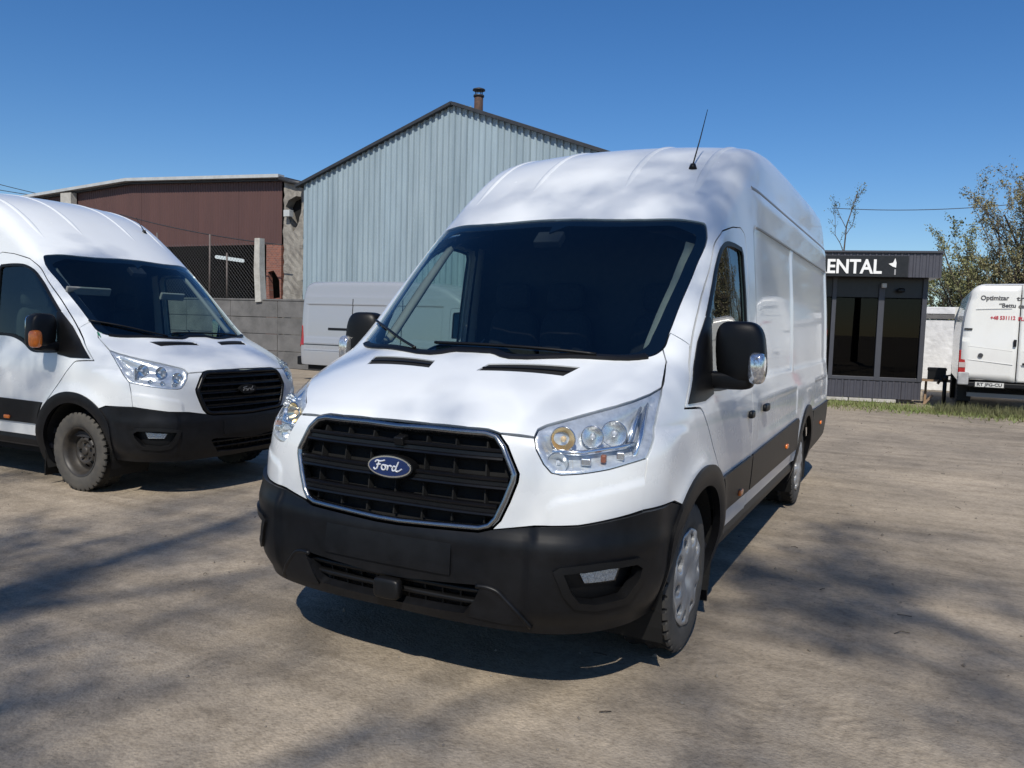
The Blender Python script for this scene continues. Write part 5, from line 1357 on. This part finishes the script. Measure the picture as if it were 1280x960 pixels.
# ------------------------------------------------------------------ pale wall, odds and ends beside the kiosk
M_LIME = mat('whitewashed_wall', (.80, .80, .79), .9, col2=(.58, .58, .58), nscale=3.5, bump=.5, bscale=6, dist=.05)
def pale_wall():
    Y = 22.; z = at_y(1180, 384, Y)[2]; xa = -1.5; xb = 14.
    root = empty('whitewashed_wall', (xa, Y, 0)); tag(root, 'whitewashed rough wall with flat coping behind the kiosk', 'wall')
    n = 6; w = (xb - xa) / n
    for i in range(n): MB().box(((i + .5) * w, 0, (z - .35) / 2), (w - .02, .22, z - .36)).build('wall_panel', M_LIME, root, bevel=.02)
    MB().box(((xb - xa) / 2, -.03, z - .27), (xb - xa, .24, .12)).build('wall_ledge', M_CONCD, root)
    MB().box(((xb - xa) / 2, 0, z - .10), (xb - xa, .30, .20)).build('wall_coping', M_LIME, root, bevel=.02)
pale_wall()
def clutter():
    p = at_z(1168, 511, 0); 
    Y = 16.6
    a = at_y(1160, 459, Y); b = at_y(1182, 474, Y)
    # black slatted crate on a timber trestle
    ct = empty('black_crate', ((a[0] + b[0]) / 2, Y, b[2])); tag(ct, 'black plastic crate standing on a timber bench beside the kiosk', 'crate')
    w, h = b[0] - a[0], a[2] - b[2]
    MB().box((0, 0, .015), (w, .34, .03)).build('crate_base', M_BLACK, ct)
    for s in (-1, 1):
        MB().box((0, s * .165, h / 2), (w, .014, h - .004)).build('crate_side', M_BLACK, ct, bevel=.004); MB().box((s * (w / 2 - .007), 0, h / 2), (.014, .31, h - .008)).build('crate_end', M_BLACK, ct, bevel=.004)
    MB().box((0, -.18, h - .03), (w + .02, .02, .05)).build('crate_rim', M_BLACK, ct)
    M_WOOD = mat('weathered_timber', (.36, .24, .14), .85, col2=(.22, .15, .10), nscale=12, bump=.3, bscale=40)
    bench = empty('timber_bench', ((a[0] + b[0]) / 2 - .02, Y, 0)); tag(bench, 'small weathered timber bench with slanted leg beside the kiosk', 'bench')
    zt = b[2] - .012
    MB().box((0, .0, zt - .025), (w + .22, .4, .045)).build('bench_top', M_WOOD, bench)
    for s in (-1, 1): MB().box((s * .18, .1, (zt - .05) / 2), (.05, .05, zt - .05)).build('leg', M_WOOD, bench)
    c0 = at_y(1166, 494, Y - .25); c1 = at_y(1154, 513, Y - .25)
    MB().tube([(c0[0] - bench.location[0], -.25, c0[2]), (c1[0] - bench.location[0], -.25, max(.02, c1[2]))], .035, 4).build('slanted_prop', M_WOOD, bench)
    # small hand pump post
    q = at_y(1181, 480, 16.0); pr = empty('pump_stand', (q[0], 16.0, 0)); tag(pr, 'black iron hand pump with curved spout between bench and white van', 'pump')
    MB().tube([(0, 0, 0), (0, 0, .62)], .04, 8).build('pump_post', M_BLACK, pr, True)
    MB().tube([(0, 0, .55), (-.08, 0, .60), (-.14, 0, .50)], .03, 8).build('pump_spout', M_BLACK, pr, True)
    MB().tube([(-.04, 0, .66), (.10, 0, .70), (.14, 0, .64)], .018, 8).build('pump_handle', M_BLACK, pr, True)
    MB().tube([(0, 0, .58), (0, 0, .70)], .06, 8).build('pump_head', M_BLACK, pr, True)
clutter()

# ------------------------------------------------------------------ vegetation
def leaf_material(name, c1, c2):
    m = mat(name, c1, .6, col2=c2, nscale=1.3); b = m.node_tree.nodes['Principled BSDF']; b.inputs['Subsurface Weight'].default_value = 0
    return m
M_BARK = mat('bark', (.11, .085, .062), .9, col2=(.06, .048, .038), nscale=9, bump=.5, bscale=30)
M_LEAF = leaf_material('spring_leaves', (.27, .27, .11), (.17, .175, .075))
M_LEAF2 = leaf_material('olive_leaves', (.28, .245, .115), (.17, .155, .075))
M_LEAF3 = leaf_material('bud_leaves', (.14, .15, .05), (.08, .09, .03))
def tree(name, x, y, h, label, cat='tree', seed=1, spread=.45, trunk_r=.14, levels=4, leaves=4000, leaf=.06, lm=None, base=.25, multi=1, group=None, nb=6, up=.5, twig=1.0):
    rnd = random.Random(seed); root = empty(name, (x, y, float(gh(x, y)))); tag(root, label, cat, group)
    mb = MB(); tips = []
    def grow(p, d, L, r, lev):
        k = 5 if lev > 1 else 3; pts = [p]; dd = d.copy(); q = p.copy()
        for i in range(k):
            dd = (dd + Vector((rnd.gauss(0, .13), rnd.gauss(0, .13), rnd.gauss(.04, .08)))).normalized(); q = q + dd * (L / k); pts.append(q.copy())
        rads = [r * (1 - .72 * i / k) for i in range(k + 1)]
        mb.tube([tuple(a) for a in pts], rads, 7 if lev == levels else (5 if lev > 1 else 3), False)
        if lev <= 1:
            tips.extend(pts[1:])
        if lev == 0: return
        n = nb if lev > 1 else max(3, nb - 1)
        for i in range(n):
            t = (base if lev == levels else .2) + (1 - (base if lev == levels else .2)) * (i + rnd.random()) / n; j = min(k - 1, int(t * k)); fr = t * k - j
            a = pts[j].lerp(pts[j + 1], min(1, fr)); rr = rads[j] * (1 - fr) + rads[j + 1] * fr
            ax = Vector((rnd.gauss(0, 1), rnd.gauss(0, 1), rnd.gauss(0, .25))).normalized()
            nd = (dd * up + ax * (1 - up * .5)).normalized(); nd.z = max(nd.z, -.05); nd.normalize()
            grow(a, nd, L * (spread + rnd.uniform(-.08, .12)) * (1.15 - .55 * t), max(.004 * twig, rr * .62), lev - 1)
    for k in range(multi):
        a = rnd.uniform(0, 6.28); o = Vector((math.cos(a), math.sin(a), 0)) * (0 if multi == 1 else rnd.uniform(.1, .7))
        grow(o - Vector((0, 0, .1)), Vector((o.x * .25 + rnd.gauss(0, .04), o.y * .25 + rnd.gauss(0, .04), 1)).normalized(), h * (1 if multi == 1 else rnd.uniform(.65, 1)), trunk_r * (1 if multi == 1 else rnd.uniform(.5, .9)), levels)
    mb.build('trunk', M_BARK, root, True)
    if leaves and tips:
        T = np.array([tuple(t) for t in tips]); r2 = np.random.default_rng(seed); idx = r2.integers(0, len(T), leaves)
        C = T[idx] + r2.normal(0, leaf * 1.6, (leaves, 3)); A = r2.normal(0, 1, (leaves, 3)); A /= np.linalg.norm(A, axis=1, keepdims=True); B = np.cross(A, r2.normal(0, 1, (leaves, 3))); B /= np.linalg.norm(B, axis=1, keepdims=True) + 1e-9
        s = leaf * r2.uniform(.6, 1.3, (leaves, 1)); V = np.stack([C - A * s, C + B * s * .5, C + A * s, C - B * s * .5], 1).reshape(-1, 3)
        f = [(4 * i, 4 * i + 1, 4 * i + 2, 4 * i + 3) for i in range(leaves)]
        mesh_py('crown', V, f, lm or M_LEAF, root)
    return root
# thicket beyond the kiosk
def on_depth(px, Y): p = at_y(px, 480, Y); return p[0]
tree('willow_tree', on_depth(1268, 26.), 26., 7.6, 'olive leaved willow bush rising over the rear of the white panel van', seed=11, spread=.40, trunk_r=.09, leaves=26000, leaf=.038, lm=M_LEAF2, base=.06, multi=12, nb=7, levels=3, up=.95)
tree('willow_tree', on_depth(1218, 25.), 25., 5.6, 'slender pale green willow bush between kiosk roof and white panel van', seed=12, spread=.36, trunk_r=.06, leaves=12000, leaf=.036, lm=M_LEAF, base=.08, multi=9, nb=7, levels=3, up=1.0)
tree('willow_tree', on_depth(1335, 28.), 28., 8.8, 'tall dense willow at the far edge of the yard beyond the white panel van', seed=13, spread=.40, trunk_r=.12, leaves=32000, leaf=.042, lm=M_LEAF2, base=.05, multi=12, nb=7, levels=3, up=.95)
tree('willow_tree', on_depth(1192, 27.), 27., 4.4, 'low yellowish shrub peeping over the whitewashed wall', 'shrub', seed=14, spread=.42, trunk_r=.05, leaves=8000, leaf=.05, lm=M_LEAF3, base=.05, multi=9, nb=7, levels=3, up=.9)
tree('bare_tree', on_depth(1050, 33.), 33., 7.8, 'thin leafless young tree behind the kiosk roof', seed=27, spread=.25, trunk_r=.06, leaves=500, leaf=.04, lm=M_LEAF3, base=.45, levels=3, nb=7, up=.75, twig=1.)
tree('conifer_tree', at_y(504, 160, 40.)[0], 40., at_y(504, 142, 40.)[2], 'distant tree tip showing above the grey hall roof', seed=22, spread=.16, trunk_r=.12, leaves=5000, leaf=.10, lm=M_LEAF, base=.4, levels=3, nb=10, up=.6)
# trees behind the viewpoint: their shadows lie over yard and bonnet
for i, (x, y, h, sd, lv) in enumerate(SHADOW_TREES):
    tree('birch_tree', x, y, h, 'tall budding birch tree at the sunny edge of the yard', seed=sd, spread=.40, trunk_r=.20, leaves=lv, leaf=.06, lm=M_LEAF3, base=.34, levels=4, nb=7, up=.6, group='birches at the sunny edge of the yard')
# grass along the edge of the yard
def grass():
    r = np.random.default_rng(5); n = 16000
    t = r.uniform(0, 1, n); X = -1.5 + t * 10.; Yc = 15.2 - .12 * X; Y = Yc + r.normal(0, .55, n) - .2
    keep = r.uniform(0, 1, n) < .35 + .65 * (np.sin(X * 2.1) * np.sin(Y * 3.3 + 1) * .5 + .5); X, Y = X[keep], Y[keep]; n = len(X)
    H = r.uniform(.03, .11, n) * (1 + .5 * (r.uniform(0, 1, n) > .95)); a = r.uniform(0, 6.28, n); wv = r.uniform(.006, .014, n); Z = gh(X, Y)
    L = r.normal(0, .05, (n, 2)); V = np.stack([np.stack([X - np.cos(a) * wv, Y - np.sin(a) * wv, Z - .01], 1), np.stack([X + np.cos(a) * wv, Y + np.sin(a) * wv, Z - .01], 1), np.stack([X + L[:, 0], Y + L[:, 1], Z + H], 1)], 1).reshape(-1, 3)
    o = mesh_py('grass', V, [(3 * i, 3 * i + 1, 3 * i + 2) for i in range(n)], mat('fresh_grass', (.15, .22, .05), .7, col2=(.20, .19, .08), nscale=2.5)); tag(o, 'short fresh grass along the yard edge below kiosk and white van', 'grass', kind='stuff')
    # weeds under the white panel van
    n = 2500; X = r.uniform(2.2, 5.2, n); Y = 14.6 + r.normal(0, .25, n); H = r.uniform(.06, .26, n); a = r.uniform(0, 6.28, n); L = r.normal(0, .07, (n, 2)); wv = r.uniform(.005, .012, n)
    V = np.stack([np.stack([X - np.cos(a) * wv, Y - np.sin(a) * wv, 0 * X - .01], 1), np.stack([X + np.cos(a) * wv, Y + np.sin(a) * wv, 0 * X - .01], 1), np.stack([X + L[:, 0], Y + L[:, 1], H], 1)], 1).reshape(-1, 3)
    o = mesh_py('weeds', V, [(3 * i, 3 * i + 1, 3 * i + 2) for i in range(n)], mat('dry_weeds', (.16, .15, .07), .8, col2=(.09, .10, .04), nscale=4)); tag(o, 'tall dry weeds below the rear of the white panel van', 'weeds', kind='stuff')
grass()
def pebbles():
    r = np.random.default_rng(9); n = 5000; mb_v = []; mb_f = []
    X = r.uniform(-7, 7, n); Y = r.uniform(-3, 14, n); S = .0025 + np.minimum(r.exponential(.0028, n), .012); base = np.array([(0, 0, 1.), (1, 0, 0), (0, 1, 0), (-1, 0, 0), (0, -1, 0), (0, 0, -1.)]); fc = [(0, 1, 2), (0, 2, 3), (0, 3, 4), (0, 4, 1), (5, 2, 1), (5, 3, 2), (5, 4, 3), (5, 1, 4)]
    V = base[None] * S[:, None, None] * r.uniform(.5, 1.2, (n, 6, 1)) + np.stack([X, Y, gh(X, Y) + S * .3], 1)[:, None]
    o = mesh_py('gravel', V.reshape(-1, 3), [tuple(i * 6 + j for j in q) for i in range(n) for q in fc], mat('pebble', (.28, .25, .21), .9, col2=(.14, .12, .10), nscale=5)); tag(o, 'scattered small stones on the packed dirt yard', 'stones', kind='stuff')
    # dry twigs and leaf scraps
    n = 45; mb = MB()
    for i in range(n):
        x, y = r.uniform(-6, 6), r.uniform(-2.6, 9); a = r.uniform(0, 6.28); L = r.uniform(.02, .09); z = float(gh(x, y)) + .005
        mb.tube([(x, y, z), (x + math.cos(a) * L * .5, y + math.sin(a) * L * .5, z + .006), (x + math.cos(a + .3) * L, y + math.sin(a + .3) * L, z)], .0025, 3, False)
    tag(mb.build('twigs', mat('dry_twig', (.07, .055, .04), .9)), 'dry twigs scattered over the packed dirt yard', 'twigs', kind='stuff')
pebbles()
# overhead cables
def cable(name, a, b, sag, r, label):
    a, b = np.array(a), np.array(b); t = np.linspace(0, 1, 24)[:, None]; P = a + (b - a) * t - np.array([0, 0, 1.]) * sag * 4 * t * (1 - t)
    tag(MB().tube([tuple(p) for p in P], r, 5).build(name, M_EDGE, None, True), label, 'cable')
A = at_y(150, 268, 16.6); B = at_y(352, 306, 16.6)
cable('overhead_cable', A, B, .12, .018, 'thin dark cable sagging across the brown hall wall')
cable('overhead_cable', at_y(-60, 214, 24.), at_y(60, 245, 24.), .05, .02, 'upper overhead cable running down to the brown hall roof')
cable('overhead_cable', at_y(-60, 226, 24.), at_y(55, 246, 24.), .05, .02, 'lower overhead cable running down to the brown hall roof')
cable('overhead_cable', at_y(1040, 260, 45.), at_y(1330, 248, 45.), .3, .02, 'faint cable crossing the sky between bare tree and willows')
